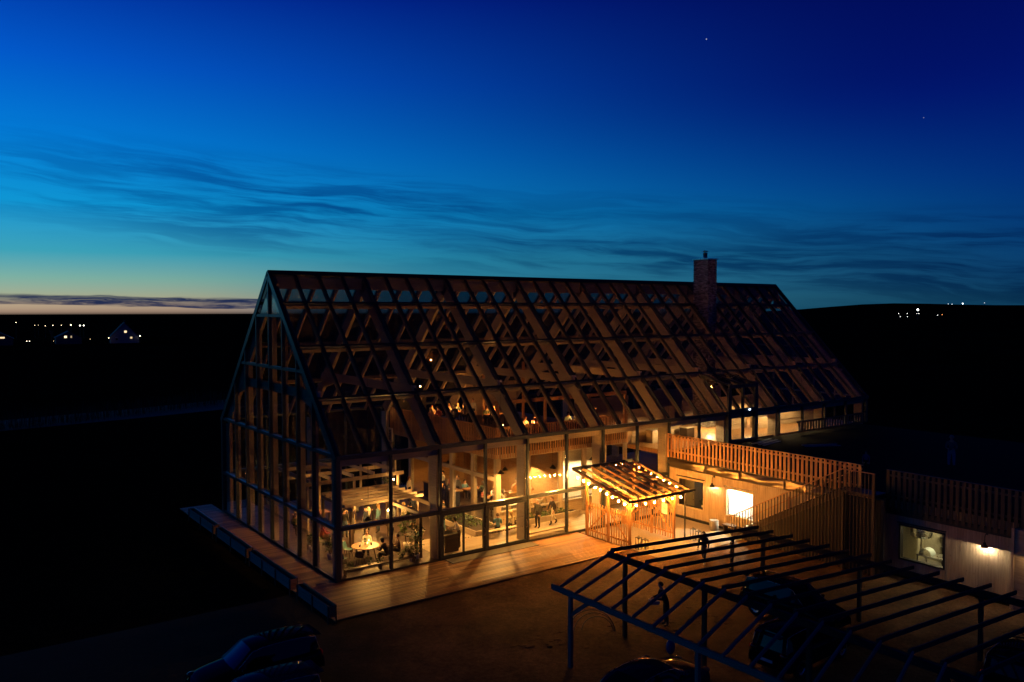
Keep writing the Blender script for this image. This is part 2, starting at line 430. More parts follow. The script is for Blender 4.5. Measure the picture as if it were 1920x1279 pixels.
# hills on the right of the horizon
g = MB()
NA = 40
def hill_h(a):
    d = math.degrees(a)
    return 9 * math.exp(-((d - 47) / 9) ** 2) + 24 * math.exp(-((d - 60.5) / 5.5) ** 2) + 20 * math.exp(-((d - 70) / 7) ** 2) + 14 * math.exp(-((d - 84) / 10) ** 2)
for k in range(NA + 1):
    a = R(26 + 74 * k / NA)
    for (r, f) in ((1300, 0.0), (1700, 0.75), (1950, 1.0), (2300, 0.8), (2900, 0.0)):
        g.v.append((-16.8 + r * math.sin(a), -37.5 + r * math.cos(a), -0.15 + f * hill_h(a) * 0.92))
for k in range(NA):
    for j in range(4):
        a = k * 5 + j; g.f.append((a, a + 1, a + 6, a + 5))
built('hills', g, MATS['dark_field'], smooth=True, kind='structure')

# pond and reeds beyond the gable
g = MB()
outer = [(-30, 66), (-8, 70.5), (6, 73), (18, 76), (34, 82), (52, 92), (46, 97), (24, 89), (8, 84), (-12, 80), (-36, 76)]
g.v = [(x, y, -0.11) for x, y in outer]; g.f = [tuple(range(len(outer)))]
built('reed_bank', g, MATS['water'], kind='structure')
g = MB()
REED = plain('dry_reed', (0.05, 0.04, 0.025), 0.8, 0.0, 0.3)
for k in range(3600):
    t = random.random() ** 1.3; x = -32 + 78 * t; y = 64.5 + 0.27 * (x + 32) + 0.0022 * (x + 32) ** 2 + random.gauss(0, 1.3)
    h = random.uniform(0.7, 2.1) * (1.0 if random.random() < 0.92 else 1.35); w = random.uniform(0.012, 0.03)
    lx = random.gauss(0, 0.18); ly = random.gauss(0, 0.15); an = random.uniform(0, 3.14)
    ca, sa = math.cos(an) * w, math.sin(an) * w
    i = len(g.v); g.v += [(x - ca, y - sa, -0.12), (x + ca, y + sa, -0.12), (x + lx * 0.4 + ca, y + ly * 0.4 + sa, h * 0.6), (x + lx * 0.4 - ca, y + ly * 0.4 - sa, h * 0.6), (x + lx, y + ly, h)]
    g.f += [(i, i + 1, i + 2, i + 3), (i + 3, i + 2, i + 4)]
built('reeds', g, REED, kind='stuff', label='dark reeds growing along a pale bank beyond the gable', cat='reeds')

# ------------------------------------------------------------------ decks
deck = tag(thing('deck', None, None, (0, 0, -0.1)), kind='structure')
bx('subframe', (-2.2, -4.55, -0.1), (14.9, -0.12, -0.05), BLACK, deck)
y = -4.6; k = 0
while y < -0.16:
    x0 = -2.25
    cuts = [x0, 3.6 + (k % 3) * 1.1, 9.6 + (k % 2) * 1.4, 15.45]
    for a, b in zip(cuts[:-1], cuts[1:]): bx('board', (a + 0.003, y, -0.045), (b - 0.003, y + 0.15, 0.0), 'decking', deck)
    y += 0.175; k += 1
bx('subframe', (-2.2, -0.1, -0.1), (-0.15, 20.4, -0.05), BLACK, deck)
y = -0.05; k = 0
while y < 20.3:
    bx('board', (-2.25, y, -0.045), (-0.16, y + 0.15, 0.0), 'decking', deck); y += 0.175
bx('threshold', (6.1, -0.95, 0.004), (11.9, -0.13, 0.03), CONC, deck)

# ================================================================== GREENHOUSE
P = 2.94; NB = 16; L = P * NB; W = 18.0; HE = 6.2; HR = 15.55; HT = 2.6
S = (HR - HE) / (W / 2)
def rz_(y): return HE + S * (y if y <= W / 2 else W - y)
nrm = Vector((0, -S, 1)).normalized()
gh = thing('greenhouse', 'large glass and timber greenhouse hall with steep gabled roof, lit from inside', 'building', (L / 2, W / 2, 0))
bx('floor', (0.05, 0.05, -0.1), (L - 0.05, W - 0.05, 0.002), 'darkwood', gh)  # dark wood puts the dimness of the hall floor into its colour
for k in range(26): bx('floor_board', (6.2, 0.30 + k * 0.139, 0.002), (23.3, 0.42 + k * 0.139, 0.012), 'spruce', gh)  # pale walkway boards stand in for the brighter light there
bx('plinth', (-0.06, -0.1, -0.12), (L, 0.02, 0.10), BLACK, gh)
bx('plinth', (-0.1, 0.02, -0.12), (0.02, W + 0.1, 0.10), BLACK, gh)
# glulam portals
for k in range(9):
    x = k * 2 * P
    x = min(max(x, 0.22), L - 0.22)
    m = MB()
    for s in (0, 1):
        yy = lambda v: v if s == 0 else W - v
        m.box((x, yy(0.52), (HE - 0.35) / 2), (0.22, 0.72, HE - 0.35))
        d = Vector((0, 1 if s == 0 else -1, S)).normalized()
        n = Vector((0, S if s == 0 else -S, -1)).normalized()
        a = Vector((x, yy(0.0), HE)) + n * 0.52 + d * 0.25; b = Vector((x, W / 2, HR)) + n * 0.52 - d * 0.05
        beam_into(m, a, b, 0.20, 0.72, -n)
        beam_into(m, (x, yy(2.1), 8.15), (x, yy(5.6), 9.0), 0.16, 0.42)
    beam_into(m, (x, 2.6, 8.95), (x, W - 2.6, 8.95), 0.18, 0.5)
    built('portal_frame', m, wood('spruce', 1), gh)
# secondary rafters, purlins
rows = [0.0, 2.5, 5.0, 7.3, W / 2]
for s in (0, 1):
    n = Vector((0, S if s == 0 else -S, -1)).normalized()
    yy = (lambda v: v) if s == 0 else (lambda v: W - v)
    rd_, rh_ = (0.13, 0.16) if s == 0 else (0.20, 0.26)
    for i in range(1, 32):
        if i % 4 == 0: continue
        x = i * P / 2
        beam('rafter', Vector((x, yy(0.05), HE + 0.05)) + n * rd_, Vector((x, W / 2 - (0.05 if s == 0 else -0.05), HR - 0.05)) + n * rd_, 0.09, rh_, 'spruce', gh, up=-n)
    for r in rows[1:4]:
        for k in range(8):
            beam('purlin', Vector((k * 2 * P + 0.12, yy(r), rz_(yy(r)))) + n * 0.26, Vector(((k + 1) * 2 * P - 0.12, yy(r), rz_(yy(r)))) + n * 0.26, 0.12, 0.26, 'spruce', gh, up=-n)
    # black glazing bars
    for i in range(33):
        x = i * P / 2
        beam('glazing_bar', Vector((x, yy(0.0), HE)) - n * 0.05, Vector((x, W / 2, HR)) - n * 0.05, 0.10, 0.14, ALU, gh, up=-n)
    for r in rows[1:4]:
        beam('glazing_bar', Vector((0, yy(r), rz_(yy(r)))) - n * 0.04, Vector((L, yy(r), rz_(yy(r)))) - n * 0.04, 0.12, 0.13, ALU, gh, up=-n)
beam('ridge_beam', (0.1, W / 2, HR - 0.48), (L - 0.1, W / 2, HR - 0.48), 0.22, 0.86, 'spruce', gh)
m = MB(); beam_into(m, (-0.1, W / 2 - 0.14, HR + 0.02), (L + 0.1, W / 2 - 0.14, HR + 0.02), 0.34, 0.06, (0, -S, 1)); beam_into(m, (-0.1, W / 2 + 0.14, HR + 0.02), (L + 0.1, W / 2 + 0.14, HR + 0.02), 0.34, 0.06, (0, S, 1))
built('ridge_cap', m, ALU, gh)
for yv in (-0.1, W + 0.1): bx('gutter', (-0.1, yv - 0.12, HE - 0.16), (L + 0.1, yv + 0.12, HE + 0.04), ALU, gh)
# roof panes: front slope singly, rear slope as one
DORM = (10 * P, 11 * P)
def slope_pane(x0, x1, y0, y1):
    m = MB(); t = nrm * 0.012
    q = [Vector((x0, y0, rz_(y0))), Vector((x1, y0, rz_(y0))), Vector((x1, y1, rz_(y1))), Vector((x0, y1, rz_(y1)))]
    return q, t
for i in range(32):
    for r in range(4):
        x0, x1, y0, y1 = i * P / 2 + 0.03, (i + 1) * P / 2 - 0.03, rows[r] + 0.03, rows[r + 1] - 0.03
        if r == 0 and DORM[0] < (x0 + x1) / 2 < DORM[1]: y0 = 2.25
        if y1 - y0 < 0.1: continue
        L_ = Vector((0, y1 - y0, rz_(y1) - rz_(y0))).length
        o = obj('pane', boxmesh((P / 2 - 0.06, round(L_, 3), 0.016), ROOFGLASS), gh, ((x0 + x1) / 2, (y0 + y1) / 2, (rz_(y0) + rz_(y1)) / 2), (math.atan(S) + random.gauss(0, 0.003), random.gauss(0, 0.004), 0))
m = MB()
for i in range(32):
    for r in range(4):
        y0, y1 = W - rows[r + 1] + 0.03, W - rows[r] - 0.03
        L_ = Vector((0, y1 - y0, rz_(y1) - rz_(y0))).length
        m.box(((i + 0.5) * P / 2, (y0 + y1) / 2, (rz_(y0) + rz_(y1)) / 2), (P / 2 - 0.06, L_, 0.016), Matrix.Rotation(-math.atan(S), 3, 'X'))
built('rear_panes', m, REARGLASS, gh, kind='stuff')
# front facade
for i in range(NB + 1):
    x = min(max(i * P, 0.0), L)
    w = 0.13 if 0 < i < NB else 0.24
    lo = 4.1 if i > 8 else -0.08
    bx('mullion', (x - w / 2, -0.12, lo), (x + w / 2, 0.06, HE - 0.16), ALU, gh)
bx('transom', (0.0, -0.10, HT - 0.09), (8 * P, 0.05, HT + 0.09), ALU, gh)
bx('sill_beam', (0.1, 0.08, HT - 0.16), (8 * P, 0.34, HT + 0.05), 'spruce', gh)
bx('eave_beam', (0.1, 0.08, HE - 0.52), (L - 0.1, 0.26, HE - 0.14), 'spruce', gh)
for i in range(NB):
    x0, x1 = i * P + 0.07, (i + 1) * P - 0.07
    if i < 8:
        segs = [(0.12, HT - 0.1, 1), (HT + 0.1, HE - 0.17, 1)]
    elif i == 10: continue
    else: segs = [(4.1, HE - 0.17, 1)]
    for z0, z1, q in segs: bx('pane', (x0, -0.01, z0), (x1, 0.006, z1), GLASS, gh)
# sliding glass doors in bays 2 and 3
for (x0, x1) in ((2 * P, 3 * P), (3 * P, 4 * P)):
    d = obj('sliding_door', boxmesh((0.09, 0.10, HT - 0.2), ALU), gh, ((x0 + x1) / 2, -0.05, HT / 2))
    for xa in (x0 + 0.13, x1 - 0.13): bx('stile', (xa - 0.06, -0.09, 0.1), (xa + 0.06, 0.02, HT - 0.1), ALU, d)
    for za in (0.16, HT - 0.16): bx('rail', (x0 + 0.1, -0.085, za - 0.06), (x1 - 0.1, 0.015, za + 0.06), ALU, d)
    m = MB(); xa = x1 - 0.13
    m.tube([(xa, -0.10, 0.9), (xa, -0.17, 0.95), (xa, -0.17, 1.3), (xa, -0.10, 1.35)], 0.018, 6)
    built('handle', m, STEEL, d, smooth=True)
    m = MB()
    for zz in (0.95, 1.55):
        xx = x0 + 0.3
        while xx < x1 - 0.25:
            if abs(xx - (x0 + x1) / 2) > 0.1: m.box((xx, -0.022, zz), (0.05, 0.006, 0.05))
            xx += 0.19
    built('glass_marking', m, BLACK, d)
# gable facade (x = 0)
gys = [0.0, 2.8, 4.87, 6.93, 9.0, 11.07, 13.13, 15.2, W]
for i, y in enumerate(gys):
    top = rz_(y) - 0.1; w = 0.12 if 0 < i < 8 else 0.26
    bx('mullion', (-0.12, y - w / 2, -0.08), (0.06, y + w / 2, top), ALU, gh)
    if 0 < i < 8: bx('gable_post', (0.08, y - 0.07, 0.0), (0.36 if i % 2 == 0 else 0.22, y + 0.07, top - 0.75), 'spruce', gh)
def ylim(z): return (0.0, W) if z <= HE else ((z - HE) / S, W - (z - HE) / S)
for z in (HT, HE, 10.15, 13.1):
    a, b = ylim(z); bx('transom', (-0.105, a, z - 0.08), (0.045, b, z + 0.08), ALU, gh)
    if z < 7: bx('gable_rail', (0.09, a + 0.2, z - 0.15), (0.32, b - 0.2, z + 0.06), 'spruce', gh)
for i in range(8):
    zs = [0.12, HT, HE, 10.15, 13.1, 99]
    for k in range(5):
        y0, y1 = gys[i] + 0.06, gys[i + 1] - 0.06; z0 = zs[k] + (0.09 if k else 0); z1 = zs[k + 1] - 0.09
        zl, zr = rz_(y0) - 0.08, rz_(y1) - 0.08
        if max(zl, zr) <= z0 + 0.1: continue
        # clip the bay by the roof line
        poly = [(y0, z0), (y1, z0), (y1, min(z1, zr)), (y0, min(z1, zl))]
        if zl < z0 or zr < z0 or (min(zl, zr) < z1 < max(zl, zr)):
            poly = []
            N = 12
            pts = [(y0 + (y1 - y0) * q / N) for q in range(N + 1)]
            good = [p for p in pts if rz_(p) - 0.08 > z0 + 0.02]
            poly = [(good[0], z0), (good[-1], z0)] + [(p, min(z1, rz_(p) - 0.08)) for p in reversed(good)]
        m = MB(); n = len(poly)
        m.v = [(-0.008, a, b) for a, b in poly] + [(0.008, a, b) for a, b in poly]
        m.f = [tuple(range(n))[::-1], tuple(range(n, 2 * n))] + [(q, (q + 1) % n, n + (q + 1) % n, n + q) for q in range(n)]
        built('pane', m, GABLEGLASS, gh)
# verge trims
for s in (0, 1):
    for xg in (-0.1, L + 0.1):
        yy = (lambda v: v) if s == 0 else (lambda v: W - v)
        n = Vector((0, S if s == 0 else -S, -1)).normalized()
        beam('verge_trim', Vector((xg, yy(-0.1), HE - 0.1)) + n * 0.05, Vector((xg, W / 2, HR)) + n * 0.05, 0.08, 0.34, ALU, gh, up=-n)
# far gable and rear wall
m = MB()
for y in gys[1:-1]: m.box((L - 0.02, y, (rz_(y) - 0.1) / 2), (0.14, 0.14, rz_(y) - 0.2))
for z in (HE, 10.15, 13.1):
    a, b = ylim(z); m.box((L - 0.02, (a + b) / 2, z), (0.12, b - a, 0.14))
for i in range(NB + 1): m.box((min(max(i * P, 0.1), L - 0.1), W + 0.02, HE / 2), (0.13, 0.16, HE))
m.box((L / 2, W + 0.02, HT), (L, 0.13, 0.16))
built('rear_framing', m, ALU, gh)
m = MB()
for i in range(NB):
    for z0, z1 in ((0.1, HT - 0.1), (HT + 0.1, HE - 0.1)): m.box(((i + 0.5) * P, W, (z0 + z1) / 2), (P - 0.14, 0.016, z1 - z0))
built('rear_facade_panes', m, GLASS, gh, kind='stuff')

# dormer door to the terrace
dm = obj('dormer', boxmesh((P + 0.2, 0.16, 0.22), ALU), gh, (10.5 * P, -0.22, 8.0))
xa, xb = 10 * P, 11 * P
for x in (xa, xb, (xa + xb) / 2):
    w = 0.32 if x != (xa + xb) / 2 else 0.16
    bx('post', (x - w / 2, -0.28, 4.05), (x + w / 2, -0.12, 7.9), ALU, dm)
bx('rail', (xa, -0.27, 6.15), (xb, -0.13, 6.4), ALU, dm)
bx('rail', (xa, -0.27, 4.05), (xb, -0.13, 4.25), ALU, dm)
for x0, x1 in ((xa + 0.16, (xa + xb) / 2 - 0.08), ((xa + xb) / 2 + 0.08, xb - 0.16)):
    bx('pane', (x0, -0.205, 6.4), (x1, -0.19, 7.9), GLASS, dm); bx('pane', (x0, -0.205, 4.25), (x1, -0.19, 6.15), GLASS, dm)
for x in (xa, (xa + xb) / 2, xb): beam('rafter', (x, -0.3, 8.08), (x, 2.25, 8.62), 0.12, 0.14, ALU, dm)
for x0, x1 in ((xa, (xa + xb) / 2), ((xa + xb) / 2, xb)):
    m = MB(); m.quad((x0, -0.28, 8.12), (x1, -0.28, 8.12), (x1, 2.2, 8.64), (x0, 2.2, 8.64)); m.quad((x0, 2.2, 8.62), (x1, 2.2, 8.62), (x1, -0.28, 8.10), (x0, -0.28, 8.10))
    built('pane', m, GLASS, dm)
for x in (xa, xb):
    m = MB(); i = 0
    m.v = [(x, -0.12, HE + 0.05), (x, -0.12, 7.95), (x, 2.15, 8.45)]; m.f = [(0, 1, 2)]
    built('pane', m, GLASS, dm)
m = MB(); m.box((10.72 * P, -0.30, 6.28), (0.16, 0.05, 0.09)); built('door_light', m, emit('cold_led', (0.6, 0.8, 1.0), 6.0), dm)

# brick chimney
ch = bx('chimney', (34.28, 5.94, 4.0), (35.30, 7.42, 17.38), plain('mortar', (0.16, 0.15, 0.14), 0.95, 0.0, 0.15), gh)
m = MB(); z = 4.0; row = 0
while z < 17.3:
    off = 0.0 if row % 2 == 0 else 0.13
    for (fx, ax, lo, hi) in ((34.28, 'x', 5.94, 7.42), (5.94, 'y', 34.28, 35.30)):
        p = lo - off
        while p < hi - 0.02:
            a = max(p, lo); b = min(p + 0.25, hi)
            if b - a > 0.04:
                pr = random.uniform(0.006, 0.022)
                if ax == 'x': m.box((fx - pr / 2 + 0.01, (a + b) / 2, z + 0.03), (0.03 + pr, b - a - 0.012, 0.058))
                else: m.box(((a + b) / 2, fx - pr / 2 + 0.01, z + 0.03), (b - a - 0.012, 0.03 + pr, 0.058))
            p += 0.26
    z += 0.072; row += 1
built('brickwork', m, MATS['brickwork'], ch, kind='stuff')
bx('chimney_cap', (34.20, 5.86, 17.38), (35.38, 7.50, 17.46), STEEL, ch)
m = MB().lathe([(0.17, 0), (0.17, 0.42), (0.2, 0.42), (0.2, 0.47), (0.0, 0.5)], 14, (34.7, 6.6, 17.46)); m.lathe([(0.0, 0.56), (0.24, 0.56), (0.24, 0.6), (0.0, 0.66)], 14, (34.7, 6.6, 17.46))
built('flue', m, STEEL, ch, smooth=True)

# ================================================================== PAVILION INSIDE THE HALL
pv = thing('timber_pavilion', 'two storey timber room inside the glass hall, carrying the dining mezzanine', 'building', (18, 11, 0))
XA, XB, YA, YB, ZM = 12.2, 8 * P - 0.14, 3.7, 17.7, 5.05
bx('mezzanine_floor', (XA + 0.02, YA + 0.02, 4.32), (XB, YB, ZM), 'darkwood', pv)
bx('edge_beam', (XA - 0.06, YA - 0.06, 4.18), (XB, YA + 0.12, 4.46), 'spruce', pv)
bx('edge_beam', (XA - 0.06, YA + 0.12, 4.18), (XA + 0.12, YB, 4.46), 'spruce', pv)
bx('wall_beam', (XA, YA + 0.24, 2.8), (XA + 0.2, YB, 3.05), 'spruce', pv)
for i, y in enumerate((3.84, 6.4, 9.0, 11.8, 14.6, 17.5)): bx('post', (XA, y - 0.14, 0.02), (XA + 0.28, y + 0.14, 4.18), 'spruce', pv)
xs = (14.7, 17.35, 19.4, 21.2, 23.2)
for x in xs: bx('post', (x - 0.12, YA, 0.02), (x + 0.12, YA + 0.22, 4.18), 'spruce', pv)
yl = (3.98, 6.26, 6.54, 8.86, 9.14, 11.66, 11.94, 14.46, 14.74, 17.36)
for a, b in zip(yl[0::2], yl[1::2]):
    for z0, z1 in ((0.1, 2.75), (3.1, 4.15)):
        w = bx('window', (XA + 0.06, a, z0), (XA + 0.075, b, z1), GLASS, pv)
        for ya_ in (a, b - 0.07): bx('frame', (XA + 0.03, ya_, z0), (XA + 0.13, ya_ + 0.07, z1), 'spruce', w)
xl = (12.48, 14.58, 14.82, 17.23, 17.47, 19.28, 19.52, 21.08, 21.32, 23.08)
for q, (a, b) in enumerate(zip(xl[0::2], xl[1::2])):
    w = bx('window', (a, YA + 0.08, 0.9 if q != 1 else 0.1), (b, YA + 0.095, 4.1), GLASS, pv)
    for xa_ in (a, b - 0.08): bx('frame', (xa_, YA + 0.03, 0.1), (xa_ + 0.08, YA + 0.14, 4.15), 'spruce', w)
    bx('sill', (a, YA - 0.04, 0.82), (b, YA + 0.2, 0.9), 'spruce', w)
    if q != 1: bx('apron', (a, YA + 0.05, 0.02), (b, YA + 0.14, 0.8), 'clad', w)
bx('inner_wall', (XA + 0.5, 15.2, 0.02), (17.3, 15.32, 4.3), 'oak', pv)
bx('inner_wall', (17.45, 7.2, 0.02), (XB, 7.32, 4.3), WHITE, pv)
bx('inner_wall', (17.30, YA + 0.3, 0.02), (17.42, 17.5, 4.3), 'oak', pv)
bx('upper_wall', (12.2, 17.3, ZM), (15.2, 17.6, 8.2), 'charcoal', pv)
bx('upper_wall', (18.2, 16.6, ZM), (23.3, 16.8, 7.8), 'clad', pv)
# posts and beam standing on the mezzanine edge
for x in (12.45, 16.2, 20.0, 23.3): bx('mezzanine_post', (x - 0.08, YA + 0.14, ZM), (x + 0.08, YA + 0.30, 7.55), 'larch', pv)
bx('mezzanine_beam', (12.3, YA + 0.12, 7.55), (XB, YA + 0.32, 7.78), 'larch', pv)
for x in (17.8, 21.5): bx('mezzanine_post', (x - 0.08, 13.2, ZM), (x + 0.08, 13.36, 9.4), 'larch', pv)
# mezzanine balustrades
bl = thing('balustrade', 'pale vertical slat balustrade along the mezzanine behind the long glass front', 'balustrade', (18, 3.5, 4.2), group='mezzanine balustrades')
x = 12.15
while x < XB - 0.05:
    bx('slat', (x, YA - 0.12, 4.24), (x + 0.10, YA - 0.085, 6.12), 'larch', bl); x += 0.2
bx('rail', (12.1, YA - 0.15, 6.12), (XB, YA - 0.03, 6.18), 'larch', bl); bx('rail', (12.1, YA - 0.08, 5.25), (XB, YA - 0.05, 5.33), 'larch', bl)
bl = thing('balustrade', 'dim slat balustrade of the mezzanine running back from the hall corner', 'balustrade', (12, 11, 4.2), group='mezzanine balustrades')
y = 3.62
while y < 17.3:
    bx('slat', (XA - 0.12, y, 4.24), (XA - 0.085, y + 0.10, 6.12), 'larch', bl); y += 0.2
bx('rail', (XA - 0.15, 3.6, 6.12), (XA - 0.03, 17.3, 6.18), 'larch', bl); bx('rail', (XA - 0.08, 3.6, 5.25), (XA - 0.05, 17.3, 5.33), 'larch', bl)
# vent grille on the dark wall
vt = thing('vent_grille', 'white louvred vent unit on the dark wall behind the balustrade', 'vent', (12.05, 17.2, 3.9))
bx('case', (11.95, 16.85, 3.6), (12.12, 17.65, 4.6), WHITE, vt)
for k in range(7): bx('louvre', (11.92, 16.93, 3.7 + k * 0.12), (11.95, 17.57, 3.76 + k * 0.12), BLACK, vt)

# upper floor in the far half of the hall
uf = thing('upper_floor', 'pale timber upper floor with low partition walls in the far half of the hall', 'floor', (35, 9, 0))
bx('slab', (8 * P + 0.02, 0.35, 3.75), (L - 0.3, 17.7, 4.05), 'oak', uf)
for k, (x0, x1, y, h) in enumerate(((24.0, 29.0, 3.9, 1.25), (33.0, 36.6, 3.9, 1.2), (38.9, 45.8, 3.4, 1.2), (24.2, 33.9, 9.0, 1.5), (35.5, 46.5, 9.6, 1.7), (27.0, 33.0, 13.5, 2.0), (36.0, 46.0, 14.2, 2.1))):
    p_ = bx('partition', (x0, y, 4.05), (x1, y + 0.12, 4.05 + h), 'clad', uf)
    for q in range(1, int(h / 0.4)): bx('ledge', (x0, y - 0.10, 4.05 + q * 0.42), (x1, y, 4.09 + q * 0.42), 'clad', p_)
for (x0, x1, y0, y1, h, lb) in ((25.0, 27.2, 2.9, 3.5, 0.85, 'long pale timber counter just behind the far hall glazing, left of the chimney'), (28.2, 29.0, 2.6, 3.3, 0.8, 'small dark box counter between the chimney and the far hall glazing'),
                            (36.9, 38.6, 3.0, 3.8, 0.8, 'pale timber counter on the upper floor just right of the dormer door'), (41.0, 44.5, 4.2, 5.0, 0.9, 'low timber counter on the upper floor near the far end of the hall')):
    t_ = thing('timber_counter', lb, 'counter', ((x0 + x1) / 2, (y0 + y1) / 2, 4.05), group='counters on the upper floor')
    bx('body', (x0, y0, 4.05), (x1, y1, 4.05 + h), 'clad' if x0 != 28.2 else 'darkwood', t_); bx('worktop', (x0 - 0.05, y0 - 0.05, 4.05 + h), (x1 + 0.05, y1 + 0.05, 4.1 + h), 'spruce', t_)

# ================================================================== SIDE WING
XW = 23.5
wg = thing('wing_building', 'low wing clad in pale upright boards with a roof terrace, beside the entrance', 'building', (30, -12, 0))
WIN = {'dim': (-2.98, -0.95, 0.74, 2.46), 'white': (-6.78, -4.84, 0.85, 2.42), 'kitchen': (-17.95, -15.83, 0.84, 2.48)}
m = MB(); y = -0.02
while y > -21.2:
    b0, b1 = y - 0.13, y
    x = XW + random.uniform(-0.006, 0.006)
    segs = [(0.05, 3.72)]
    for (w0, w1, z0, z1) in WIN.values():
        if b1 > w0 - 0.02 and b0 < w1 + 0.02: segs = [(0.05, z0 - 0.01), (z1 + 0.01, 3.72)]
    for z0, z1 in segs: m.box((x - 0.012, (b0 + b1) / 2, (z0 + z1) / 2), (0.024, b1 - b0, z1 - z0))
    y -= 0.142
built('cladding', m, wood('clad', 2), wg, kind='stuff')
# wall core around the openings
ys = sorted([0.0, -26.0] + [v for w in WIN.values() for v in w[:2]], reverse=True)
inside = {(w[1], w[0]): w for w in WIN.values()}
for a, b in zip(ys[:-1], ys[1:]):
    if (a, b) in inside:
        w = inside[(a, b)]
        bx('wall', (XW + 0.01, b, 0.0), (XW + 0.22, a, w[2]), BLACK, wg); bx('wall', (XW + 0.01, b, w[3]), (XW + 0.22, a, 3.75), BLACK, wg)
    else: bx('wall', (XW + 0.01, b, 0.0), (XW + 0.22, a, 3.75), BLACK, wg)
bx('plinth', (XW - 0.16, -14.6, -0.14), (XW + 0.2, -0.1, 0.04), BLACK, wg)
bx('roof_slab', (XW + 0.05, -26.0, 3.76), (46.0, -0.16, 4.05), plain('roof_felt', (0.008, 0.008, 0.008), 0.95, 0.0, 0.2, 0.1), wg)
bx('soffit', (XW - 0.13, -14.9, 3.66), (XW + 0.05, -0.02, 3.72), BLACK, wg)
bx('fascia', (XW - 0.13, -21.2, 3.0), (XW - 0.03, -15.1, 3.3), BLACK, wg)
bay = bx('corner_bay', (XW - 0.5, -26.0, -0.1), (XW - 0.02, -21.25, 3.55), 'clad', wg)
bx('end_post', (XW - 0.56, -21.33, -0.1), (XW - 0.5, -21.21, 3.6), 'clad', bay)
for nm, (w0, w1, z0, z1) in WIN.items():
    w = bx('window', (XW + 0.06, w0, z0), (XW + 0.07, w1, z1), GLASS, wg)
    fr = 'clad' if nm != 'kitchen' else BLACK
    for (a, b, c, d_) in ((w0 - 0.09, w0, z0 - 0.09, z1 + 0.09), (w1, w1 + 0.09, z0 - 0.09, z1 + 0.09), (w0, w1, z0 - 0.09, z0), (w0, w1, z1, z1 + 0.09)):
        bx('frame', (XW - 0.05, a, c), (XW + 0.16, b, d_), fr, w)
    beam('head_flashing', (XW - 0.10, w0 - 0.14, z1 + 0.17), (XW - 0.10, w1 + 0.14, z1 + 0.17), 0.16, 0.03, STEEL if nm == 'white' else BLACK, w)
    rd = 3.2
    rm = {'dim': plain('room_grey', (0.20, 0.20, 0.19), 0.8), 'white': WHITE, 'kitchen': plain('room_cream', (0.42, 0.39, 0.28), 0.7, 0.0, 0.1)}[nm]
    r0, r1 = w0 - 0.9, w1 + 0.5
    bx('room_wall', (XW + rd, r0, 0.1), (XW + rd + 0.05, r1, 3.2), rm, w)
    for yy_ in (r0, r1): bx('room_wall', (XW + 0.24, yy_ - 0.03, 0.1), (XW + rd, yy_ + 0.03, 3.2), rm, w)
    bx('room_floor', (XW + 0.24, r0, 0.06), (XW + rd, r1, 0.1), CONC, w); bx('room_ceiling', (XW + 0.24, r0, 3.2), (XW + rd, r1, 3.24), rm, w)
# crumpled metal sheets under the terrace fence
for k, (y0, y1) in enumerate(((-3.15, -0.06), (-5.85, -3.15), (-9.0, -5.85), (-12.3, -9.0))):
    m = MB(); nu, nv = 22, 8
    for j in range(nv + 1):
        for i in range(nu + 1):
            u, v = i / nu, j / nv
            e = math.sin(math.pi * u) ** 0.5 * math.sin(math.pi * v) ** 0.6
            bul = e * (0.10 + 0.05 * math.sin(u * 5 + k * 2.1) + 0.045 * math.sin(u * 11 + v * 4 + k)) + 0.02 * math.sin(9 * v + 3 * u + k)
            m.v.append((XW - 0.05 - bul, y0 + (y1 - y0) * u, 3.08 + 0.56 * v))
    for j in range(nv):
        for i in range(nu):
            a = j * (nu + 1) + i; m.f.append((a, a + nu + 1, a + nu + 2, a + 1))
    o = built('metal_sheet', m, SHEET, wg, smooth=True)
    md = o.modifiers.new('thickness', 'SOLIDIFY'); md.thickness = 0.006

# interior fittings seen through the kitchen window
kt = thing('steel_tank', 'brushed steel tank hanging at the left of the right-hand kitchen window', 'tank', (25.0, -15.9, 0.1))
built('drum', MB().lathe([(0.0, 1.65), (0.5, 1.68), (0.52, 1.8), (0.52, 2.9), (0.0, 2.95)], 24, (25.2, -16.0, 0)), STEEL, kt, smooth=True)
built('outlet', MB().tube([(25.2, -16.0, 1.66), (25.2, -16.0, 1.2), (25.0, -16.1, 1.1)], 0.05, 8), STEEL, kt, smooth=True)
kt = thing('worktable', 'kitchen worktable with a covered tray behind the right-hand window', 'table', (24.8, -17.0, 0.1))
bx('top', (24.3, -17.9, 0.92), (25.3, -16.2, 0.97), STEEL, kt)
for (a, b) in ((24.35, -17.85), (25.25, -17.85), (24.35, -16.25), (25.25, -16.25)): bx('leg', (a - 0.03, b - 0.03, 0.1), (a + 0.03, b + 0.03, 0.92), STEEL, kt)
m = MB()
for j in range(5):
    for i in range(13):
        an = math.pi * i / 12; m.v.append((24.5 + 0.12 * j, -16.55 + 0.32 * math.cos(an), 0.97 + 0.3 * math.sin(an)))
for j in range(4):
    for i in range(12): a = j * 13 + i; m.f.append((a, a + 1, a + 14, a + 13))
built('dome_cover', m, plain('clear_dome', (0.55, 0.65, 0.65), 0.1), kt, smooth=True)
kt = thing('wire_shelf', 'open metal shelf rack against the back wall of the kitchen', 'shelf', (26.2, -17.4, 0.1))
for yy_ in (-18.2, -17.4, -16.7): bx('upright', (26.0, yy_ - 0.02, 0.1), (26.04, yy_ + 0.02, 2.4), BLACK, kt)
for zz in (0.6, 1.1, 1.6, 2.1): bx('shelf_board', (25.9, -18.25, zz), (26.4, -16.65, zz + 0.03), BLACK, kt)
